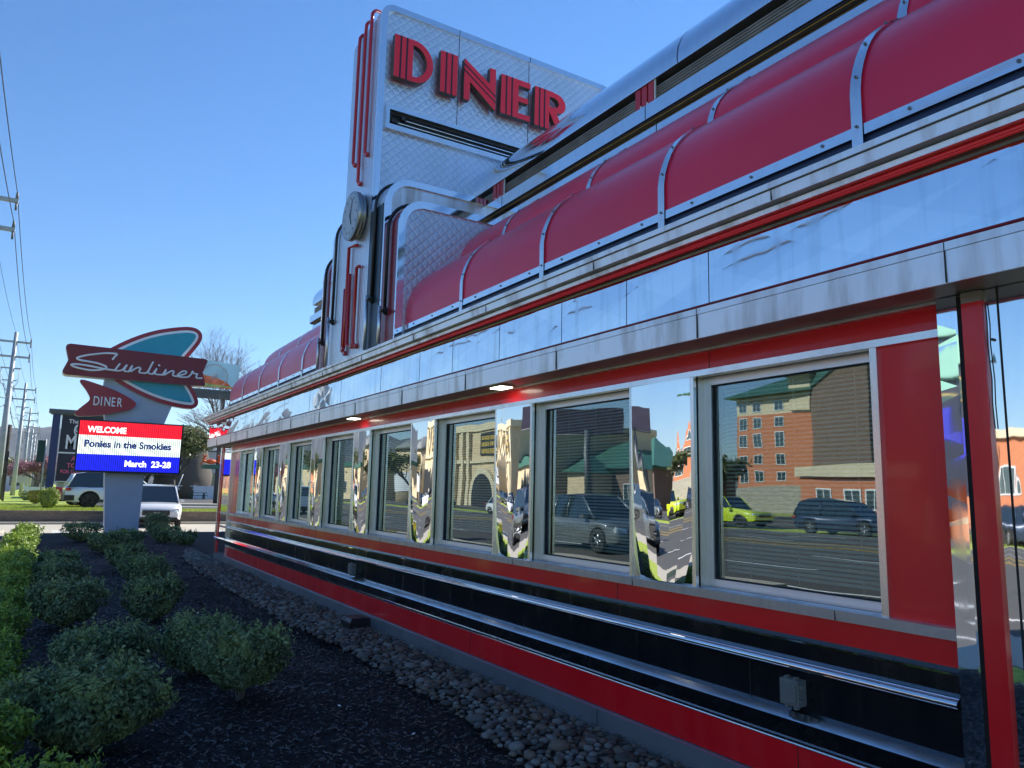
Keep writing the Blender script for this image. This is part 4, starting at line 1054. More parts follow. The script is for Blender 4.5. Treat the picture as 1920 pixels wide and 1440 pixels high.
    for sy in (-1, 1):
        m.tube([(g0[0], sy*hw*.90, g0[1]+.02), (t0[0], sy*hw*.745, t0[2])], .05 if kind != 'sedan' else .04, 5)
        m.tube([(g1[0], sy*hw*.90, g1[1]+.02), (t1[0], sy*hw*.745, t1[2])], .035, 5)
        for fx in ((-.17, -.02) if kind == 'suv' else ((.02,) if kind != 'sedan' else (-.05,))):
            m.tube([(L*fx, sy*hw*.905, interp(L*fx, 2)), (L*fx-.03, sy*hw*.75, H*.965)], .03 if kind != 'suv' or fx > -.1 else .05, 5)
    m.build('roof', o)
    if kind == 'pickup':
        m = MB().mat(paint); bx0, bx1 = -L/2+.02, -L*.15
        for sy in (-1, 1): m.box(bx0, bx1, sy*hw*.95-.04, sy*hw*.95+.04, .9, 1.24)
        m.box(bx0, bx0+.06, -hw*.9, hw*.9, .7, 1.24); m.build('cargo_bed', o)
        m = MB().mat('car_trim')
        for sy in (-1, 1):
            for w_ in wx:
                m.tube([(w_+math.cos(a)*wr*1.25, sy*hw*1.03, wr+math.sin(a)*wr*1.2) for a in [math.pi*j/10 for j in range(11)]], .06, 5)
        m.build('fender_flare', o)
    for w_ in wx:
        for sy in (-1, 1):
            wm = wheel_mb(w_, sy*(hw-.10), wr, .22, rim); wo = wm.build('wheel', o)
            m = MB().mat(rim); m.smooth = False
            yy = sy*(hw-.005)
            m.disc_cyl((w_, sy*(hw-.06), wr), (0, sy, 0), wr*.64, .02, 24)
            for k in range(5):
                a = 2*math.pi*k/5; c, s_ = math.cos(a), math.sin(a)
                m.tube([(w_, sy*(hw-.03), wr), (w_+c*wr*.6, sy*(hw-.015), wr+s_*wr*.6)], .035, 5)
            m.mat('car_trim'); m.disc_cyl((w_, sy*(hw-.04), wr), (0, sy, 0), wr*.5, .004, 20)
            m.build('rim', wo)
    for sy in (-1, 1):
        zt_ = interp(L*.46, 2)
        m = MB().mat('head_light'); m.rings([[(L*.462, sy*hw*.62, zt_-.20), (L*.462, sy*hw*.62, zt_-.06), (L*.47, sy*hw*.88, zt_-.02), (L*.44, sy*hw*.9, zt_-.15)], [(L*.502, sy*hw*.58, zt_-.22), (L*.497, sy*hw*.58, zt_-.10), (L*.478, sy*hw*.86, zt_-.05), (L*.478, sy*hw*.88, zt_-.19)]]); m.build('headlight', o)
        m = MB().mat('tail_light'); m.box(-L/2-.012, -L*.455, sy*hw*.90-.07, sy*hw*.90+.05, .84, .97); m.build('tail_light', o)
        m = MB().mat(paint); m.box(L*.17, L*.21, min(sy*hw*.96, sy*hw*1.13), max(sy*hw*.96, sy*hw*1.13), 1.02, 1.14); m.build('side_mirror', o)
    m = MB().mat('car_trim'); zz = interp(L*.48, 2); m.box(L*.47, L*.507, -hw*.52, hw*.52, zz-.26, zz-.06); m.box(L*.47, L*.51, -hw*.75, hw*.75, .34, .42); m.mat('rim_metal').box(L*.505, L*.512, -.12, .12, zz-.18, zz-.13); m.build('grille', o)
    m = MB().mat('print_white'); m.box(-L/2-.015, -L/2+.01, -.16, .16, .72, .86); m.build('number_plate', o)
    return o
car((4.15, 36.1, -.09), R(-95), 'paint_white', 'white suv facing the camera, half hidden behind dark shrubs', L=4.7, W=1.95, H=1.72)
car((3.32, 43.6, .44), R(3), 'paint_pearl', 'pale silver suv with black wheels parked side-on behind the pylon', L=5.0, W=1.95, H=1.78, rim='rim_black', cladding=True)
car((2.75, 48.0, .44), R(4), 'paint_red', 'red car glimpsed behind the rear of the silver suv', 'sedan', L=4.6, W=1.8, H=1.45)
car((16.6, 71.0, .44), R(-100), 'paint_white', 'white car at the far right beside the white fence', 'sedan', L=4.6, W=1.8, H=1.45)
# across the street (seen in the windows)
car((-8.3, 19.4, -.10), R(-90), 'paint_grey', 'dark grey suv driving past, reflected in the second nearest window', L=4.8, W=1.95, H=1.72)
car((-29.0, 32.5, -.14), R(-90), 'paint_lime', 'lime green pickup truck parked across the street', 'pickup', L=5.6, W=1.95, H=1.85, rim='rim_black', cat='pickup truck')
car((-27.6, 23.5, -.14), R(-90), 'paint_navy', 'navy blue suv parked across the street near the lime pickup', L=5.0, W=1.98, H=1.80)
car((-26.2, 54.0, -.10), R(-90), 'paint_white', 'small white hatchback driving in the far lane', 'sedan', L=4.2, W=1.8, H=1.5)
car((-31.5, 61.0, -.10), R(-90), 'paint_black', 'black suv parked behind the white hatchback', L=4.9, W=1.95, H=1.78)
car((-32.0, 78.0, -.10), R(-90), 'paint_black', 'black sedan parked in front of the domed beige building', 'sedan', L=4.8, W=1.85, H=1.45)
car((-8.2, 52.0, -.10), R(90), 'paint_white', 'white pickup truck driving toward the diner', 'pickup', L=5.8, W=2.0, H=1.9, cat='pickup truck')
car((-11.6, 76.0, -.10), R(90), 'paint_silver', 'silver sedan following the white pickup on the road', 'sedan', L=4.7, W=1.85, H=1.45)
car((-29.5, 15.0, -.14), R(-90), 'paint_navy', 'dark blue suv parked by the tall dark roadside sign', L=4.8, W=1.95, H=1.7)
car((-33.0, 45.0, -.10), R(-90), 'paint_grey', 'grey sedan parked across the street behind the lime pickup', 'sedan', L=4.7, W=1.85, H=1.45)

# ================================================================== FAR LOT AND LAWN
m = MB().mat('lawn_grass'); m.smooth = True
LX = [-3.95, -3, -2, -1, 0, 1.5, 2.6]; LYs = [37.9, 38.6, 39.6, 41, 43, 46, 50, 56, 64, 75, 90, 120, 200, 400]
for y in LYs:
    for x in LX: m.v.append((x, y, .43+.04*math.sin(x*1.3+y*.5) if y > 38 else .42))
for j in range(len(LYs)-1):
    for i in range(len(LX)-1): a = j*len(LX)+i; m.face((a, a+1, a+len(LX)+1, a+len(LX)))
struct(m.build('lawn', fix=False))
sheet('lawn', [(2.6, 37.9), (60, 37.9), (60, 41.0), (2.6, 41.0)], .43, 'lawn_grass', .2)
m = MB().mat('asphalt'); m.quad((2.61, 41.0, .435), (60, 41.0, .435), (60, 140, -.05), (2.61, 140, -.05)); struct(m.build('parking_lot', fix=False))
def lotz(y): return .435-(y-41)*.485/99
m = MB().mat('concrete'); m.box(7.0, 18, 52.6, 54.6, .2, lotz(53)+.10); struct(m.build('kerb_and_sun_strip'))  # pale concrete colour stands in for a sunlit strip across the lot
m = MB().mat('grass_blade')
for i in range(16000):
    y = random.choice((random.uniform(37.9, 46), random.uniform(37.9, 41))); x = random.uniform(-3.6, 2.5) if y > 41 or random.random() < .6 else random.uniform(2.5, 9)
    z = .44; a = random.uniform(0, 6.3); h = random.uniform(.03, .08); w_ = .02
    m.quad((x-w_*math.cos(a), y-w_*math.sin(a), z), (x+w_*math.cos(a), y+w_*math.sin(a), z), (x+random.uniform(-.03, .03)+w_*.3, y, z+h), (x-w_*.3, y, z+h))
tag(m.build('grass', fix=False), 'short bright grass on the lawn above the low block wall', None, kind='stuff')
m = MB().mat('wall_block')
wp = [(-3.9, 38.6), (-3.6, 38.1), (-2.6, 37.75), (0, 37.62), (60, 37.6)]
for (xa, ya), (xb, yb) in zip(wp, wp[1:]):
    m.rings([[(x, y, -.15), (x, y, .40), (x, y+.3, .40), (x, y+.3, -.15)] for x, y in ((xa, ya), (xb, yb))])
    m.rings([[(x, y-.03, .40), (x, y-.03, .455), (x, y+.32, .455), (x, y+.32, .40)] for x, y in ((xa, ya), (xb, yb))])
tag(m.build('retaining_wall', origin=(2, 37.6, 0)), 'low brown block retaining wall between driveway and lawn', 'wall')
sheet('kerb', [(-3.9, 37.0), (60, 37.0), (60, 37.55), (-3.9, 37.55)], .0, 'concrete', .14)
m = MB().mat('concrete'); m.rings([[(-1.9+.9*math.cos(a), 30.2+1.8*math.sin(a), z) for a in [2*math.pi*i/20 for i in range(20)]] for z in (-.1, .06)]); struct(m.build('kerb_and_sun_strip'))
# fence
F = thing('vinyl_fence', 'long white vinyl privacy fence behind the picnic tables', 'fence', (13, 92, .15))
m = MB().mat('white_fence'); x = 2.0; k = 0
while x < 40: m.box(x, x+.19, 92, 92.03, .2, 1.60); x += .2
m.build('panel', F)
m = MB().mat('white_fence')
for z in (.25, 1.25, 1.60): m.box(2, 40, 91.95, 92.05, z, z+.09)
m.build('rail', F)
for i in range(16):
    m = MB().mat('white_fence'); x = 2+i*2.5; m.box(x-.07, x+.07, 91.92, 92.08, .1, 1.75); m.box(x-.09, x+.09, 91.9, 92.1, 1.75, 1.79); m.build('post', F)
F2 = thing('vinyl_fence', 'low white fence behind the yellow bushes at the far left', 'fence', (-.5, 84, .4))
m = MB().mat('white_fence'); m.box(-1.6, 3.4, 84, 84.04, .5, 1.25); m.build('panel', F2)
for i in range(4):
    m = MB().mat('white_fence'); x = -1.6+i*1.6; m.box(x-.06, x+.06, 83.95, 84.09, .3, 1.35); m.build('post', F2)
def picnic(x, y, lab):
    o = thing('picnic_table', lab, 'picnic table', (x, y, lotz(y)), 'picnic tables by the white fence')
    z = lotz(y)
    m = MB().mat('picnic_green'); m.box(x-.95, x+.95, y-.38, y+.38, z+.70, z+.76); m.build('tabletop', o)
    for s_ in (-1, 1):
        m = MB().mat('picnic_green'); m.box(x-.95, x+.95, y+s_*.72-.14, y+s_*.72+.14, z+.42, z+.47); m.build('bench', o)
        m = MB().mat('picnic_green'); xx = x+s_*.65; m.rings([[(xx-.05, y-.55, z), (xx+.05, y-.55, z), (xx+.05, y-.45, z), (xx-.05, y-.45, z)], [(xx-.05, y-.15, z+.7), (xx+.05, y-.15, z+.7), (xx+.05, y-.05, z+.7), (xx-.05, y-.05, z+.7)]]); m.rings([[(xx-.05, y+.45, z), (xx+.05, y+.45, z), (xx+.05, y+.55, z), (xx-.05, y+.55, z)], [(xx-.05, y+.05, z+.7), (xx+.05, y+.05, z+.7), (xx+.05, y+.15, z+.7), (xx-.05, y+.15, z+.7)]]); m.box(xx-.04, xx+.04, y-.8, y+.8, z+.36, z+.42); m.build('leg', o)
picnic(11.1, 89, 'dark green picnic table nearer the pylon sign'); picnic(14.4, 89, 'dark green picnic table nearer the diner corner')

# ================================================================== UTILITY POLES
G = 'steel utility poles along the road'
names = ['utility pole out past the left frame edge, its crossarm tips showing', 'nearest full utility pole at the left edge, with a transformer bracket', 'second full utility pole from the left edge', 'third full utility pole, beside the dark blue sign', 'fourth full utility pole down the road', 'fifth full utility pole down the road', 'farthest utility pole down the road']
PY = [27, 55, 83, 111, 139, 167, 195]
for i, y in enumerate(PY):
    x = -2.45; o = thing('utility_pole', names[i], 'utility pole', (x, y, -.1), G)
    m = MB().mat('pole_steel'); m.tube([(x, y, -.1), (x+.02, y, 5), (x+.05, y, 10.85)], [.21, .17, .10], 12); m.build('shaft', o)
    for z, hw in ((10.25, .92), (9.32, .92)):
        m = MB().mat('pole_steel'); m.box(x-hw, x+hw, y-.06, y+.06, z-.06, z+.06)
        m.build('crossarm', o)
        for dx in (-hw+.05, hw-.05):
            m = MB().mat('box_plastic'); m.disc_cyl((x+dx, y, z+.06), (0, 0, 1), .05, .22, 8, .03); m.tube([(x+dx, y, z-.06), (x+dx, y, z-.3)], .035, 6); m.build('insulator', o)
    m = MB().mat('pole_steel'); m.box(x-.55, x+.5, y-.05, y+.05, 8.55, 8.63); m.box(x-.4, x+.35, y-.04, y+.04, 7.8, 7.86); m.tube([(x-.5, y, 8.6), (x-.45, y, 7.7), (x, y, 7.0)], .02, 5); m.tube([(x+.45, y, 8.6), (x+.4, y, 7.7), (x, y, 7.0)], .02, 5)
    m.build('bracket', o)
def sag(a, b_, s_, n=14): 
    a = Vector(a); b_ = Vector(b_); return [tuple(a.lerp(b_, i/n)-Vector((0, 0, 4*s_*(i/n)*(1-i/n)))) for i in range(n+1)]
wires = [(-.87, 10.5, .5, .012, 'left top conductor'), (.87, 10.5, .5, .012, 'right top conductor'), (0, 10.9, .35, .009, 'shield wire'), (-.87, 9.55, .6, .012, 'left lower conductor'), (.87, 9.55, .6, .012, 'right lower conductor'), (-.3, 7.6, .8, .018, 'thick upper telecom cable'), (.05, 6.9, 1.1, .022, 'thick middle telecom cable'), (-.15, 6.3, 1.0, .02, 'thick lower telecom cable')]
for dx, z, s_, r, nm in wires:
    m = MB().mat('wire'); m.smooth = True; pts = []
    YY = [-1]+PY
    for a, b_ in zip(YY, YY[1:]): pts += sag((-2.45+dx, a, z), (-2.45+dx, b_, z), s_)[:-1]
    pts.append((-2.45+dx, YY[-1], z)); m.tube(pts, r, 4)
    tag(m.build('overhead_wire', origin=(-2.45+dx, 55, z), fix=False), f'{nm} strung along the steel utility poles', 'wire', 'overhead wires')
for (x, y, h, lab) in ((-2.6, 63, 7.2, 'short dark wooden pole between the steel poles'), (-3.4, 60, 4.6, 'dark square sign post near the left edge')):
    m = MB().mat('pole_wood'); m.tube([(x, y, .3), (x+.1, y, h*.6), (x+.12, y, h*.78)], .15, 8); tag(m.build('wooden_pole', origin=(x, y, .3)), lab, 'pole')
S_ = thing('road_sign', 'small dark shop sign frame on posts at the far left', 'sign', (-3.4, 58, .4))
for dx in (-.7, .7):
    m = MB().mat('pole_wood'); m.box(-2.9+dx-.06, -2.9+dx+.06, 58, 58.1, .3, 3.6); m.build('post', S_)
m = MB().mat('dark_panel'); m.box(-3.6, -2.2, 57.98, 58.12, 3.0, 3.3); m.box(-3.6, -2.2, 57.98, 58.12, 2.2, 2.35); m.build('board', S_)
S_ = thing('road_sign', 'pale grey board on two white posts beyond the wooden pole', 'sign', (-2.2, 95, .4))
m = MB().mat('white_wall'); m.box(-3.0, -1.5, 95, 95.1, 1.6, 2.9); m.build('board', S_)
for dx in (-2.9, -1.6):
    m = MB().mat('white_wall'); m.box(dx-.06, dx+.06, 95, 95.1, .3, 1.6); m.build('post', S_)

# ================================================================== BLUE SIGN "THE GRAND MA"
Y = 52
S_ = thing('roadside_sign', 'tall dark blue roadside sign with white lettering, behind the diner sign', 'sign', (.3, Y, .4))
m = MB().mat('navy_paint'); m.box(.02, .42, Y-.2, Y+.5, .3, 5.75); m.build('post', S_)
m = MB().mat('navy_paint'); m.box(3.8, 4.2, Y-.2, Y+.5, .3, 5.75); m.build('post', S_)
m = MB().mat('grey_cap'); m.box(-.20, 4.4, Y-.35, Y+.7, 5.78, 5.98); m.box(-.1, 4.3, Y-.28, Y+.6, 5.70, 5.78); m.build('cap', S_)
m = MB().mat('dark_panel'); m.box(.50, 3.7, Y-.1, Y+.3, 3.48, 5.66); p1 = m.build('upper_panel', S_)
m = MB().mat('print_white'); m.box(.44, 3.8, Y-.12, Y-.05, 3.40, 3.46); m.box(.44, .475, Y-.12, Y-.05, 1.75, 5.66); m.box(.44, 3.8, Y-.12, Y-.05, 1.70, 1.75); m.build('panel_trim', S_)
text('lettering', 'The', .34, (.86, Y-.11, 5.20), FRONT, 'print_white', p1, .005, 'LEFT', 1.0, .004)
text('lettering', 'GRAND', .66, (1.22, Y-.11, 4.66), FRONT, 'print_white', p1, .005, 'LEFT', .66, .010)
text('lettering', 'G', 1.0, (1.14, Y-.112, 4.46), FRONT, 'print_white', p1, .005, 'LEFT', .62, .006)
text('lettering', 'MA', 1.16, (.78, Y-.11, 3.68), FRONT, 'print_white', p1, .005, 'LEFT', .66, .024)
m = MB().mat('dark_panel'); m.box(.50, 3.7, Y-.1, Y+.3, 1.78, 3.38); p2 = m.build('lower_panel', S_)
text('lettering', 'AD', .40, (1.18, Y-.11, 2.95), FRONT, 'print_pink', p2, .005, 'LEFT', .9, .006)
text('lettering', 'TO Y', .38, (.98, Y-.11, 2.55), FRONT, 'print_pink', p2, .005, 'LEFT', .95, .006)
text('lettering', 'FOR ONE', .29, (.68, Y-.11, 2.22), FRONT, 'print_pink', p2, .005, 'LEFT', .85, .006)
m = MB().mat('tail_light'); m.rings([[(1.75, y, 1.8), (2.4, y, 1.8), (2.2, y, 2.3), (1.9, y, 2.4), (1.7, y, 2.0)] for y in (Y-.112, Y-.105)]); m.build('printed_figure', p2)
S_ = thing('street_name_sign', 'green street name board beside the dark blue sign', 'sign', (-.5, 56, .4))
m = MB().mat('picnic_green'); m.box(-.62, -.22, 56, 56.05, 2.9, 4.3); m.build('board', S_)
m = MB().mat('pole_steel'); m.tube([(-.2, 56.1, .3), (-.2, 56.1, 4.4)], .05, 6); m.build('post', S_)
# shop with star spangled mansard
S_ = thing('shop_building', 'small pale shop with a navy star-dotted awning and red stripes', 'building', (3, 72, .3))
m = MB().mat('white_wall'); m.box(.9, 7, 72, 78, .2, 1.75); m.build('wall', S_)
m = MB().mat('dark_panel'); m.rings([[(.6, y, 1.72), (1.75, y, 1.72), (1.55, y, 2.85), (.75, y, 2.85)] for y in (71.4, 78)]); a_ = m.build('awning', S_)
m = MB().mat('print_white')
for (x, z) in ((.9, 2.0), (1.2, 2.35), (.95, 2.6), (1.45, 2.15), (1.3, 2.65)): m.disc_cyl((x, 71.4, z), (0, -1, 0), .06, .02, 5)
m.build('star', a_)
m = MB().mat('print_pink'); m.rings([[(1.75, y, 1.72), (2.9, y, 1.75), (2.7, y, 2.0), (1.6, y, 2.55)] for y in (71.38, 77)]); m.mat('print_white'); m.rings([[(1.6, y, 2.55), (2.7, y, 2.0), (2.6, y, 2.2), (1.58, y, 2.78)] for y in (71.38, 77)]); m.build('striped_awning', S_)

# ================================================================== BILLBOARD, CRAB STAND, FAR BUILDINGS
S_ = thing('billboard', 'billboard picturing a ferris wheel and red-orange rocks, behind the diner sign', 'billboard', (10.5, 60, .3))
def ql(m, P, y0, y1): m.rings([[(x, y, z) for x, z in P] for y in (y0, y1)])
m = MB().mat('bb_sky'); ql(m, [(6.5, 8.95), (12.0, 9.2), (12.0, 11.02), (6.5, 11.3)], 60, 60.3); bp_ = m.build('poster', S_)
m = MB().mat('bb_orange'); ql(m, [(6.8, 9.0), (6.9, 9.7), (7.8, 10.05), (8.7, 10.15), (9.5, 10.02), (10.4, 9.86), (11.1, 9.6), (11.7, 9.1)], 59.97, 59.999); m.build('painted_rocks', bp_)
m = MB().mat('bb_foliage'); ql(m, [(6.5, 8.96), (6.8, 9.25), (8.0, 9.35), (9.0, 9.5), (10.0, 9.35), (11.0, 9.3), (12.0, 9.22), (12.0, 9.21)], 59.95, 59.969); m.build('painted_bushes', bp_)
m = MB().mat('print_white'); cx, cz, rr = 10.25, 9.95, .88
m.tube([(cx+rr*math.cos(a), 59.965, cz+rr*math.sin(a)) for a in [math.pi*2*i/36 for i in range(37)]], .025, 4)
for i in range(28):
    a = math.pi*2*i/28; m.tube([(cx, 59.965, cz), (cx+rr*math.cos(a), 59.965, cz+rr*math.sin(a))], .008, 3)
m.mat('sign_maroon')
for i in range(36):
    a = math.pi*2*i/36; m.box(cx+rr*1.05*math.cos(a)-.025, cx+rr*1.05*math.cos(a)+.025, 59.95, 59.98, cz+rr*1.05*math.sin(a)-.03, cz+rr*1.05*math.sin(a)+.03)
m.build('painted_ferris_wheel', bp_)
m = MB().mat('grey_cap')
for i in range(5): m.box(6.4, 12.1, 59.8, 60.4, 8.28+i*.13, 8.38+i*.13)
m.box(6.4, 12.1, 59.9, 60.3, 8.25, 8.93); m.build('slatted_base', S_)
m = MB().mat('grey_cap'); m.tube([(11.0, 60.1, .2), (11.0, 60.1, 8.4)], .16, 8); m.build('post', S_)
m = MB().mat('sign_maroon'); m.tube([(7.6, 59.95, 10.35), (8.2, 59.95, 10.4), (8.6, 59.95, 10.6), (9.1, 59.95, 10.62)], .05, 5); m.build('painted_streamer', bp_)
S_ = thing('seafood_stand', 'teal sign ledge on a post topped by a red crab sculpture', 'sign', (10.6, 60, .3))
m = MB().mat('green_roof'); m.box(9.9, 12.5, 59.5, 60.8, 2.95, 3.25); m.build('ledge', S_)
m = MB().mat('pole_wood'); m.box(11.7, 11.95, 60, 60.3, .2, 2.95); m.build('post', S_)
Cb = thing('crab_sculpture', 'small red crab sculpture sitting on the teal ledge', 'sculpture', (10.4, 59.6, 3.25))
m = MB().mat('bb_orange'); m.smooth = True
m.rings([[(10.4+.38*r_*math.cos(a), 59.6+.25*r_*math.sin(a), 3.25+z) for a in [2*math.pi*i/14 for i in range(14)]] for r_, z in ((.4, .05), (.95, .15), (1, .25), (.7, .36), (.2, .41))])
m.build('shell', Cb)
for s_ in (-1, 1):
    m = MB().mat('bb_orange'); m.tube([(10.4+s_*.3, 59.5, 3.45), (10.4+s_*.6, 59.4, 3.55), (10.4+s_*.5, 59.3, 3.8)], [.06, .07, .12], 7); m.tube([(10.4+s_*.5, 59.3, 3.8), (10.4+s_*.38, 59.25, 3.98)], [.09, .02], 6); m.tube([(10.4+s_*.5, 59.3, 3.8), (10.4+s_*.6, 59.25, 3.98)], [.08, .02], 6); m.build('claw', Cb)
    for k in range(3):
        m = MB().mat('bb_orange'); m.tube([(10.4+s_*.25, 59.6+k*.1, 3.4), (10.4+s_*.55, 59.55+k*.12, 3.48), (10.4+s_*.7, 59.5+k*.14, 3.25)], .03, 5); m.build('leg', Cb)
S_ = thing('domed_attraction', 'brown rocky dome roof rising behind the leafy tree', 'building', (13.6, 95, .2))
m = MB().mat('bark'); m.smooth = True
m.rings([[(13.6+q*(1+.08*math.sin(5*a+z))*math.cos(a), 95+q*math.sin(a), z*1.0) for a in [2*math.pi*i/28 for i in range(28)]] for q, z in ((3.2, .2), (3.0, 3), (2.7, 5.2), (2.3, 6.8), (1.8, 7.8), (1.1, 8.45), (.4, 8.7))]); m.build('dome', S_)
m = MB().mat('green_roof'); m.smooth = True
m.rings([[(13.6+q*math.cos(a), 95+q*math.sin(a), z) for a in [2*math.pi*i/28 for i in range(28)]] for q, z in ((1.15, 8.43), (.9, 8.62), (.42, 8.74), (.02, 8.78))]); m.build('dome_cap', S_)
S_ = thing('white_building', 'large plain white building behind the white fence', 'building', (20, 100, .1))
m = MB().mat('white_wall'); ql(m, [(13.8, .0), (14.2, 4.4), (15.2, 5.9), (30, 6.4), (30, 0)], 100, 120); m.build('wall', S_)
m = MB().mat('grey_cap'); ql(m, [(14.15, 4.4), (14.05, 4.5), (15.1, 6.05), (30, 6.55), (30, 6.41), (15.2, 5.92)], 99.8, 120.2); m.build('roof_edge', S_)
m = MB().mat('building_glass')
for x in (17, 20, 23): m.box(x, x+1.2, 99.97, 100.02, 1.8, 3.3)
m.build('window', S_)
m = MB().mat('pole_steel'); m.tube([(11.9, 88, .2), (12.1, 88, 1.2), (12.6, 88, 2.9)], .06, 6); tag(m.build('leaning_pole', origin=(12, 88, .2)), 'thin white leaning pole in front of the white building', 'pole')

# ================================================================== TREES
def bare_tree(name, label, x, y, z, h, seed, thick=.2, spread=.55, levels=6, leaves=None, group=None, leafn=0, lsize=.1, first=.3):
    rnd = random.Random(seed); o = thing('bare_tree' if not leaves else name, label, 'tree', (x, y, z), group)
    m = MB().mat('bark'); m2 = MB().mat('twig_grey'); tips = []
    def grow(p, d, L, r, lv):
        q = p+d*L*.5+Vector((rnd.gauss(0, .04), rnd.gauss(0, .04), 0))*L; e = q+(d+Vector((rnd.gauss(0, .12), rnd.gauss(0, .12), .05))).normalized()*L*.5
        (m if lv < 3 else m2).tube([tuple(p), tuple(q), tuple(e)], r, 7 if lv < 2 else (5 if lv < 4 else 3), r*.68)
        if lv >= 3: tips.append(e)
        if lv >= levels: return
        for k in range(rnd.choice((2, 3, 3)) if lv else 4):
            nd = (d+Vector((rnd.gauss(0, spread), rnd.gauss(0, spread), rnd.uniform(-.12, .35)))).normalized()
            grow(e if k else q.lerp(e, .8), nd, L*rnd.uniform(.62, .84), r*.62, lv+1)
    grow(Vector((x, y, z)), Vector((0, 0, 1)), h*first, thick, 0)
    m.build('trunk', o, fix=False)
    if leaves:
        mm = MB().mat(leaves)
        for i in range(leafn):
            t = rnd.choice(tips); p = t+Vector((rnd.gauss(0, 1), rnd.gauss(0, 1), rnd.gauss(0, .8)))*h*.045
            n = Vector((rnd.gauss(0, 1), rnd.gauss(0, 1), rnd.gauss(0, 1))).normalized(); d = n.orthogonal().normalized(); e = n.cross(d); s_ = lsize*rnd.uniform(.6, 1.3)
            mm.quad(tuple(p-d*s_), tuple(p-e*s_*.55), tuple(p+d*s_), tuple(p+e*s_*.55))
        mm.build('crown', o, fix=False)
    m2.build('twigs' if leaves else 'crown', o, fix=False)
    return o
bare_tree("", "tall bare winter tree rising behind the billboard", 14.2, 76, .3, 14.5, 5, .16, .42, 7)
bare_tree('', 'bare winter tree left of the rounded canopy corner', 17.6, 80, .3, 14.0, 9, .2, .42, 7)
bare_tree('', 'bare dark tree beside the diner corner, branches spreading left', 10.6, 52, .4, 8.2, 21, .14, .6, 6)
bare_tree('', 'bare tree seen between pylon and screen, behind the silver suv', 4.2, 82, .3, 9, 33, .2, .5, 6)
bare_tree('leafy_tree', 'evergreen tree with pale yellow-green leaves right of the screen', 8.3, 62, .3, 7.2, 4, .16, .55, 5, 'leaf_tree', None, 9000, .11, .26)
bare_tree('leafy_tree', 'dense dark evergreen behind the white fence', 9.6, 94, .1, 7.0, 14, .2, .6, 5, 'leaf_tree', None, 7000, .16, .22)
bare_tree('redbud_tree', 'pink blossoming redbud tree beyond the utility poles', -.6, 92, .3, 5.2, 8, .15, .6, 5, 'blossom', None, 6000, .09, .25)
bare_tree('redbud_tree', 'second pink blossoming tree, farther down the road', -2.6, 120, .3, 5.4, 18, .15, .6, 5, 'blossom', None, 4000, .11, .25)
bare_tree('leafy_tree', 'green bush-like tree at the far left beyond the signs', -5.6, 130, .3, 6, 28, .2, .6, 5, 'leaf_tree', None, 4000, .2, .25)
for i, (x, y, h, lv, lab) in enumerate(((-7.5, 150, 6, 'leaf_tree', 'olive roadside tree past the pale board, left of the poles'), (3.5, 128, 5.5, 'leaf_tree', 'low olive tree behind the white fence beside the blue sign'), (1.0, 160, 6.5, 'leaf_tree', 'distant round tree beyond the redbuds'), (-4.6, 210, 8, 'leaf_tree', 'farthest roadside tree at the foot of the hills'))):
    bare_tree('roadside_tree', lab, x, y, .3, h, 90+i, .18, .6, 5, lv, 'distant roadside trees', 2200, .2, .24)
for i, (x0, x1, y0, y1, z1, mt, rf, lab) in enumerate(((-6.5, -3.2, 175, 190, 4.5, 'white_wall', 'grey_roof', 'small white shop far down the near side of the road'), (-2.6, 1.6, 230, 250, 6.5, 'brown_stucco', 'green_roof', 'brown shop with green roof far down the near side'), (2.2, 8, 190, 205, 5.0, 'cream_stucco', 'grey_roof', 'cream building beyond the star-dotted awning'))):
    o = thing('roadside_shop', lab, 'building', ((x0+x1)/2, y0, .2)); m = MB().mat(mt); m.box(x0, x1, y0, y1, .2, z1); m.build('wall', o); m = MB().mat(rf); m.box(x0-.4, x1+.4, y0-.4, y1+.4, z1, z1+.7); m.build('roof', o)
    m = MB().mat('building_glass'); m.box(x0+.6, x1-.6, y0-.04, y0+.02, 1.0, 2.8); m.build('window', o)
def bush(x, y, z, rx, h, mat, lab, n, s_, seed):
    o = thing('bush', lab, 'bush', (x, y, z)); lf = bpy.data.objects.new('foliage', shrub_mesh('foliage', rx, rx, h, n, s_, mat, seed, skirt=.05)); C.objects.link(lf); lf.parent = o
    st = bpy.data.objects.new('stems', stems); C.objects.link(st); st.parent = o; st.scale = (rx/.45, rx/.45, h/.55)
bush(.22, 40.6, .42, .42, .92, 'leaf_bright', 'round bright green bush on the lawn in front of the blue sign', 3000, .045, 71)
bush(-.36, 52, .42, .45, .75, 'leaf_yellow', 'yellow flowering bush left of the bright green one', 1800, .05, 72)
bush(-.9, 60, .42, .5, .6, 'leaf_dark', 'dark low bush behind the yellow one', 1200, .06, 73)
bush(7.8, 90, .2, 1.2, 2.2, 'leaf_tree', 'olive bush above the white fence', 3000, .10, 74)

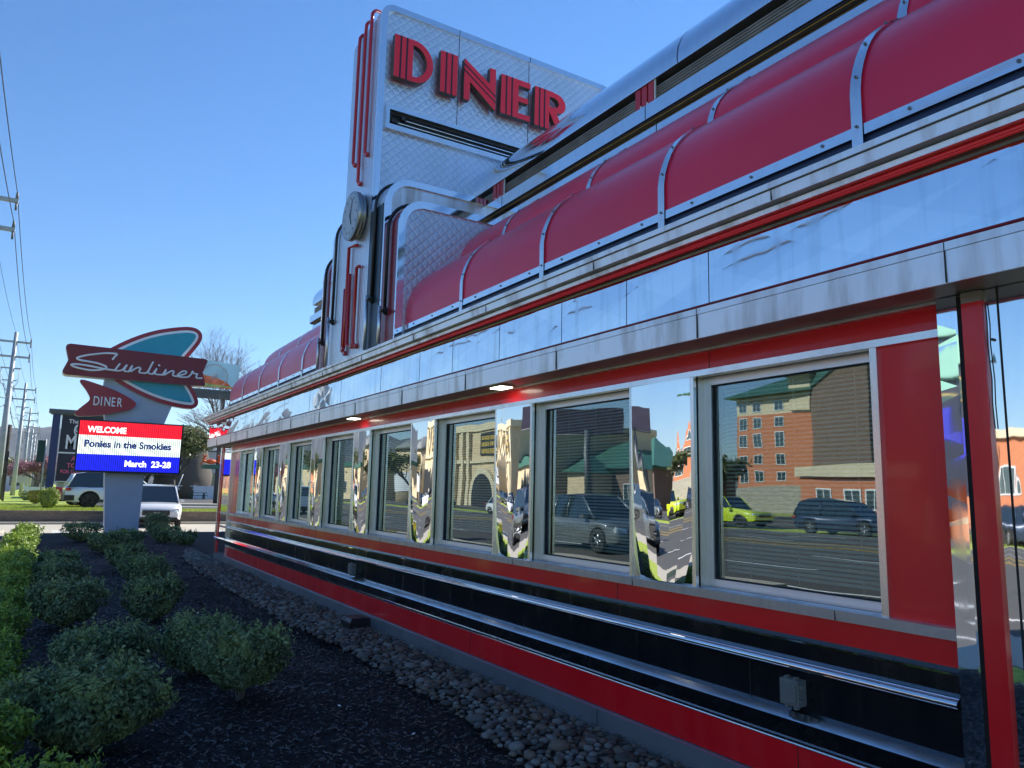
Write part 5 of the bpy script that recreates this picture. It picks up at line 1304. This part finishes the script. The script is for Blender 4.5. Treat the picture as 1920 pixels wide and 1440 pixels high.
# ================================================================== ACROSS THE STREET
def bldg(name, lab, x0, x1, y0, y1, z1, mat, cat='building', z0=-.14, roofm='grey_roof', par=.5):
    o = thing(name, lab, cat, ((x0+x1)/2, (y0+y1)/2, z0))
    m = MB().mat(mat); m.box(x0, x1, y0, y1, z0, z1); m.build('wall', o)
    m = MB().mat(roofm); m.box(x0-.3, x1+.3, y0-.3, y1+.3, z1, z1+par); m.build('roof', o)
    return o
def hip(m, x0, x1, y0, y1, z0, z1, ov=.8):
    x0 -= ov; x1 += ov; y0 -= ov; y1 += ov; cx, cy = (x0+x1)/2, (y0+y1)/2; w_ = min(x1-x0, y1-y0)/2
    a, b_, c, d = (x0, y0, z0), (x1, y0, z0), (x1, y1, z0), (x0, y1, z0)
    if x1-x0 > y1-y0: e, f = (x0+w_, cy, z1), (x1-w_, cy, z1); m.quad(a, b_, f, e); m.quad(c, d, e, f); m.quad(d, a, e, e); m.quad(b_, c, f, f)
    else: e, f = (cx, y0+w_, z1), (cx, y1-w_, z1); m.quad(a, b_, e, e); m.quad(b_, c, f, e); m.quad(c, d, f, f); m.quad(d, a, e, f)
    m.quad(a, d, c, b_)
def wins(o, xf, ys, zs, w_=1.3, h=1.5, face='x', group=None):
    for y in ys:
        for z in zs:
            if face == 'x':
                m = MB().mat('print_white'); m.box(xf-.02, xf+.06, y-w_/2-.1, y+w_/2+.1, z-.1, z+h+.1); f = m.build('window', o)
                m = MB().mat('building_glass'); m.box(xf+.05, xf+.075, y-w_/2, y-.04, z, z+h); m.box(xf+.05, xf+.075, y+.04, y+w_/2, z, z+h); m.build('pane', f)
            else:
                m = MB().mat('print_white'); m.box(y-w_/2-.1, y+w_/2+.1, xf-.06, xf+.02, z-.1, z+h+.1); f = m.build('window', o)
                m = MB().mat('building_glass'); m.box(y-w_/2, y-.04, xf-.075, xf-.05, z, z+h); m.box(y+.04, y+w_/2, xf-.075, xf-.05, z, z+h); m.build('pane', f)
H = thing('hotel', 'five storey orange brick hotel with cream top floor, across the street', 'hotel', (-92, 69, -.1))
m = MB().mat('orange_brick'); m.box(-106, -78, 62.5, 75, 3.2, 13.2); m.build('wall', H)
m = MB().mat('cream_stucco'); m.box(-106, -78.02, 62.52, 75, 13.2, 16.0); m.box(-79, -77.6, 62.3, 65.5, 13.4, 18.2); m.build('upper_wall', H)
m = MB().mat('stone_cladding'); m.box(-106.1, -77.85, 62.4, 75.1, -.1, 3.2); m.build('stone_base', H)
m = MB().mat('green_roof'); hip(m, -106, -78, 62.5, 75, 16.0, 19.5, 1.4); hip(m, -80.5, -76.4, 61.5, 66.2, 18.2, 20.5, .4); m.build('roof', H)
wins(H, -78, [67.5, 71.2, 73.8], [.8, 3.9, 6.5, 9.1, 11.3, 13.7], 1.3, 1.4)
wins(H, 62.5, [-84, -89, -94, -99], [3.9, 6.5, 9.1, 11.3, 13.7], 1.4, 1.4, 'y')
m = MB().mat('brown_stucco')  # dark brown puts the shade of the hotel's unlit side into the wall colour
wq = [(-78.1, 62.6), (-56.5, 40.5), (-63.5, 41.0), (-84.5, 57)]
m.rings([[(x, y, z) for x, y in wq] for z in (-.1, 16.2)]); m.build('side_wing', H)
m = MB().mat('green_roof'); cxx = [sum(p[0] for p in wq)/4, sum(p[1] for p in wq)/4]
m.rings([[(cxx[0]+(x-cxx[0])*1.08, cxx[1]+(y-cxx[1])*1.08, 16.2) for x, y in wq], [(cxx[0]+(x-cxx[0])*.7, cxx[1]+(y-cxx[1])*.7, 19.4) for x, y in wq]]); m.build('wing_roof', H)
A2 = bldg('low_annex', 'low orange brick annex with cream parapet in front of the hotel', -54, -41.2, 27.5, 36.5, 3.2, 'orange_brick', 'building', -.1, 'cream_stucco', .9)
wins(A2, -41.2, [29, 30.6, 32.2, 34.5], [1.2], 1.1, 1.1)
GB = bldg('restaurant', 'brown stucco restaurant with a green hipped roof, across the street', -64, -49, 63, 79, 4.6, 'brown_stucco', 'building', -.1, 'green_roof', .3)
m = MB().mat('green_roof'); hip(m, -64, -49, 63, 79, 4.91, 9.0, 1.0); m.build('hipped_roof', GB)
m = MB().mat('beige_stone'); m.box(-49, -45.5, 68, 72, -.1, 4.2); m.build('porch', GB); m = MB().mat('green_roof'); hip(m, -49.5, -45.5, 68, 72, 4.2, 6.2, .5); m.build('porch_roof', GB)
wins(GB, -49, [65, 75, 77], [1.2], 1.4, 1.6)
AB = bldg('arched_museum', 'beige stone building with a large entrance arch and gold lettering', -62, -40, 76, 90, 9.6, 'beige_stone', 'building', -.1, 'cream_stucco', .8)
m = MB().mat('cream_stucco'); 
m.rings([[(x, 82+3.4*math.cos(a), 1.2+3.6*math.sin(a)+.0) for a in [math.pi*i/14 for i in range(15)]]+[(x, 78.6, -.1), (x, 85.4, -.1)] for x in (-39.98, -39.6)]); m.build('arch_surround', AB)
m = MB().mat('car_trim'); m.rings([[(x, 82+2.7*math.cos(a), 1.2+2.9*math.sin(a)) for a in [math.pi*i/14 for i in range(15)]]+[(x, 79.3, -.1), (x, 84.7, -.1)] for x in (-39.61, -39.58)]); m.build('arch_opening', AB)
m = MB().mat('cream_stucco')
for y in (76.4, 78, 86, 87.6, 89.6): m.box(-40, -39.6, y-.3, y+.3, -.1, 9.5)
m.box(-40, -39.7, 76, 90, 5.4, 5.8); m.build('pilaster', AB)
m = MB().mat('car_trim'); m.box(-39.99, -39.85, 77.6, 83.0, 6.3, 9.2); sg = m.build('sign_board', AB)
m = MB().mat('print_gold')
for j, z in enumerate((8.4, 7.6, 6.8)):
    y = 78.0
    while y < 82.6: m.box(-39.85, -39.82, y, y+.28, z-.25, z+.28); y += .42+.1*((int(y*10)) % 2)
m.build('gold_lettering_bars', sg)
m = MB().mat('pole_steel'); m.tube([(-40.5, 88, 9.6), (-40.5, 88, 15.5)], .06, 6); m.mat('print_pink'); m.rings([[(-40.5, y, z), (-40.45, y, z), (-40.45, y, z+1.2), (-40.5, y, z+1.2)] for y, z in ((88.05, 14.1), (89.9, 13.6))]); m.build('flagpole', AB)
DB = thing('domed_theatre', 'beige theatre with a curved drum front and pale arched window', 'building', (-55, 116, -.1))
m = MB().mat('beige_stone'); m.smooth = True
m.rings([[(-52+9*math.cos(a), 116+7*math.sin(a), z) for a in [2*math.pi*i/36 for i in range(36)]] for z in (-.1, 8.4)]); m.build('drum_wall', DB)
m = MB().mat('grey_roof'); m.smooth = True; m.rings([[(-52+9.4*q*math.cos(a), 116+7.4*q*math.sin(a), z) for a in [2*math.pi*i/36 for i in range(36)]] for q, z in ((1, 8.4), (1, 8.8), (.8, 10.0), (.4, 10.8), (.05, 11))]); m.build('dome_roof', DB)
m = MB().mat('white_wall'); m.smooth = True
m.rings([[(-52+9.15*math.cos(a), 116+7.15*math.sin(a), z) for a in [-.55+1.1*i/10 for i in range(11)]] for z in (1.5, 4.6)], False, False); m.build('arched_window', DB)
m = MB().mat('cream_stucco'); m.box(-70, -50, 96, 110, -.1, 5.5); m.build('wing', DB)
BB = thing('billboard', 'dark purple billboard on a tall pole across the street', 'billboard', (-33, 53, -.1))
m = MB().mat('bb_purple'); m.rings([[(-31.6, 54.6, z), (-35.8, 50.4, z), (-36.0, 50.6, z), (-31.8, 54.8, z)] for z in (7.0, 9.1)]); m.build('panel', BB)
m = MB().mat('grey_cap'); m.tube([(-33.3, 52.2, -.1), (-33.3, 52.2, 7.3)], .32, 10); m.tube([(-31.2, 55.0, 6.95), (-36.2, 50.0, 6.95)], .07, 5); m.build('pole', BB)
TS = thing('roadside_sign', 'tall dark green roadside sign with oval board and small lit screen, across the street', 'sign', (-26.6, 15.6, -.14))
m = MB().mat('dark_panel'); m.box(-29.4, -28.6, 15.5, 18.3, 1.9, 7.9); m.build('cabinet', TS)
m = MB().mat('green_roof'); m.rings([[(-29.7, 15.1, 7.9), (-28.3, 15.1, 7.9), (-28.3, 18.7, 7.9), (-29.7, 18.7, 7.9)], [(-29.2, 16.2, 9.4), (-28.8, 16.2, 9.4), (-28.8, 17.6, 9.4), (-29.2, 17.6, 9.4)]]); m.build('cap_roof', TS)
m = MB().mat('cream_stucco')
for y in (15.7, 18.1): m.box(-29.3, -28.8, y-.15, y+.15, -.14, 1.9)
m.build('post', TS)
m = MB().mat('print_gold'); m.rings([[(x, 16.9+1.15*math.cos(a), 6.6+.62*math.sin(a)) for a in [2*math.pi*i/24 for i in range(24)]] for x in (-28.6, -28.52)]); m.mat('picnic_green'); m.rings([[(x, 16.9+1.07*math.cos(a), 6.6+.54*math.sin(a)) for a in [2*math.pi*i/24 for i in range(24)]] for x in (-28.52, -28.49)]); m.build('oval_board', TS)
m = MB().mat('led_blue'); m.box(-28.6, -28.55, 16.0, 17.2, 4.0, 5.4); m.build('small_screen', TS)
TS.location.y += 1.8
bb = bldg('brown_shop', 'brown shop with a dark green gabled roof, opposite the near end of the diner', -58, -40, 2, 16, 4.4, 'brown_stucco', 'building', -.1, 'green_roof', .3)
m = MB().mat('green_roof'); hip(m, -58, -40, 2, 16, 4.71, 8.2, 1.0); m.build('hipped_roof', bb)
wins(bb, -40, [4.5, 8, 12], [1.2], 1.8, 1.6)
ob = bldg('orange_shop', 'low orange stucco shop behind the dark blue suv', -60, -42, 17.5, 25, 5.5, 'orange_brick', 'building', -.1, 'cream_stucco', .5)
wins(ob, -42, [19.5, 22.5], [2.2], 1.4, 1.6)
tb = bldg('tan_shops', 'long tan row of shops far down the opposite side', -60, -42, 135, 190, 6.0, 'beige_stone', 'building', -.1, 'green_roof', .8)
wins(tb, -42, [140+7*i for i in range(7)], [1.2], 3, 2)
rb = bldg('red_shop', 'low red and white shop down the opposite side', -58, -40, 205, 240, 6.5, 'orange_brick', 'building', -.1, 'white_wall', .8)
wins(rb, -40, [210+7*i for i in range(4)], [1.2], 3, 2)
for i, (x, y, h, lv, lab) in enumerate(((-36, 96, 9, 'leaf_tree', 'olive tree between the museum and the theatre'), (-34, 128, 10, 'leaf_tree', 'broad tree beyond the theatre'), (-33, 148, 8, 'blossom', 'pink blossoming tree across the street'), (-35, 175, 10, 'leaf_tree', 'tree in front of the tan shops'), (-36, 250, 12, 'leaf_tree', 'farthest tree across the street'), (-43, 46, 7, 'leaf_tree', 'small tree left of the green roofed restaurant'))):
    bare_tree('street_tree', lab, x, y, -.1, h, 50+i, .2, .55, 5, lv, 'trees across the street', 2500, .22, .26)
# yellow flower bed by the kerb
m = MB().mat('leaf_yellow')
for i in range(5000):
    x = random.uniform(-2.3, -1.2); y = random.uniform(21, 27.4); z = random.uniform(.05, .42); a = random.uniform(0, 6.3); s_ = .035
    m.quad((x-s_, y, z), (x, y-s_, z+s_*math.sin(a)), (x+s_, y, z), (x, y+s_, z-s_*math.sin(a)))
tag(m.build('flower_bed', fix=False), 'bed of yellow flowers on the grass verge', None, kind='stuff')

# ================================================================== MOUNTAINS
def ridge(name, dist, a0, a1, hfun, seed, depth=900, n=160):
    m = MB().mat('mountain_forest'); m.smooth = True; rnd = random.Random(seed); ph = [rnd.uniform(0, 6) for _ in range(8)]
    rows = 14
    for j in range(rows+1):
        t = j/rows
        for i in range(n+1):
            a = a0+(a1-a0)*i/n; d = dist+depth*t
            h = hfun(math.degrees(a))*(math.sin(min(1, t*1.25)*math.pi/2)**1.3)
            k = 1+.05*math.sin(a*37+ph[0]+t*3)+.04*math.sin(a*71+ph[1]+t*5)+.025*math.sin(a*151+ph[2]+t*9)+.012*math.sin(a*333+ph[3])
            hz = h*k*(1+.10*math.sin(a*60+ph[4]+t*8)*(1-t)*t*4)
            m.v.append((math.sin(a)*d, math.cos(a)*d, hz-3))
    for j in range(rows):
        for i in range(n): q = j*(n+1)+i; m.face((q, q+1, q+n+2, q+n+1))
    o = m.build(name, fix=False); struct(o); return o
def el(deg, dist): return math.tan(R(deg))*dist
ridge('mountain_ridge', 3600, R(-75), R(35), lambda a: el(3.15+.35*math.sin(a*.18+1)+(.25*math.sin(a*.55))+(1.9*math.exp(-((a+16)/7)**2)), 4500), 3)
ridge('foothills', 1500, R(-80), R(40), lambda a: el(1.35+.35*math.sin(a*.33+2)+.2*math.sin(a*.9), 2100), 5, 600)

# ================================================================== HAZE
m = MB(); m.mats = []; m.box(-5600, 5600, -5600, 5600, -4.2, 620)
hz = m.build('haze'); hz['kind'] = 'stuff'; hz['label'] = 'thin blue daylight haze over the valley'
hm = bpy.data.materials.new('haze_air'); hm.use_nodes = True; t = hm.node_tree; t.nodes.remove(t.nodes['Principled BSDF'])
pv = t.nodes.new('ShaderNodeVolumePrincipled'); pv.inputs['Color'].default_value = (.72, .84, 1, 1); pv.inputs['Density'].default_value = .00007; pv.inputs['Anisotropy'].default_value = .2
t.links.new(pv.outputs[0], t.nodes['Material Output'].inputs['Volume']); hz.data.materials.clear(); hz.data.materials.append(hm)
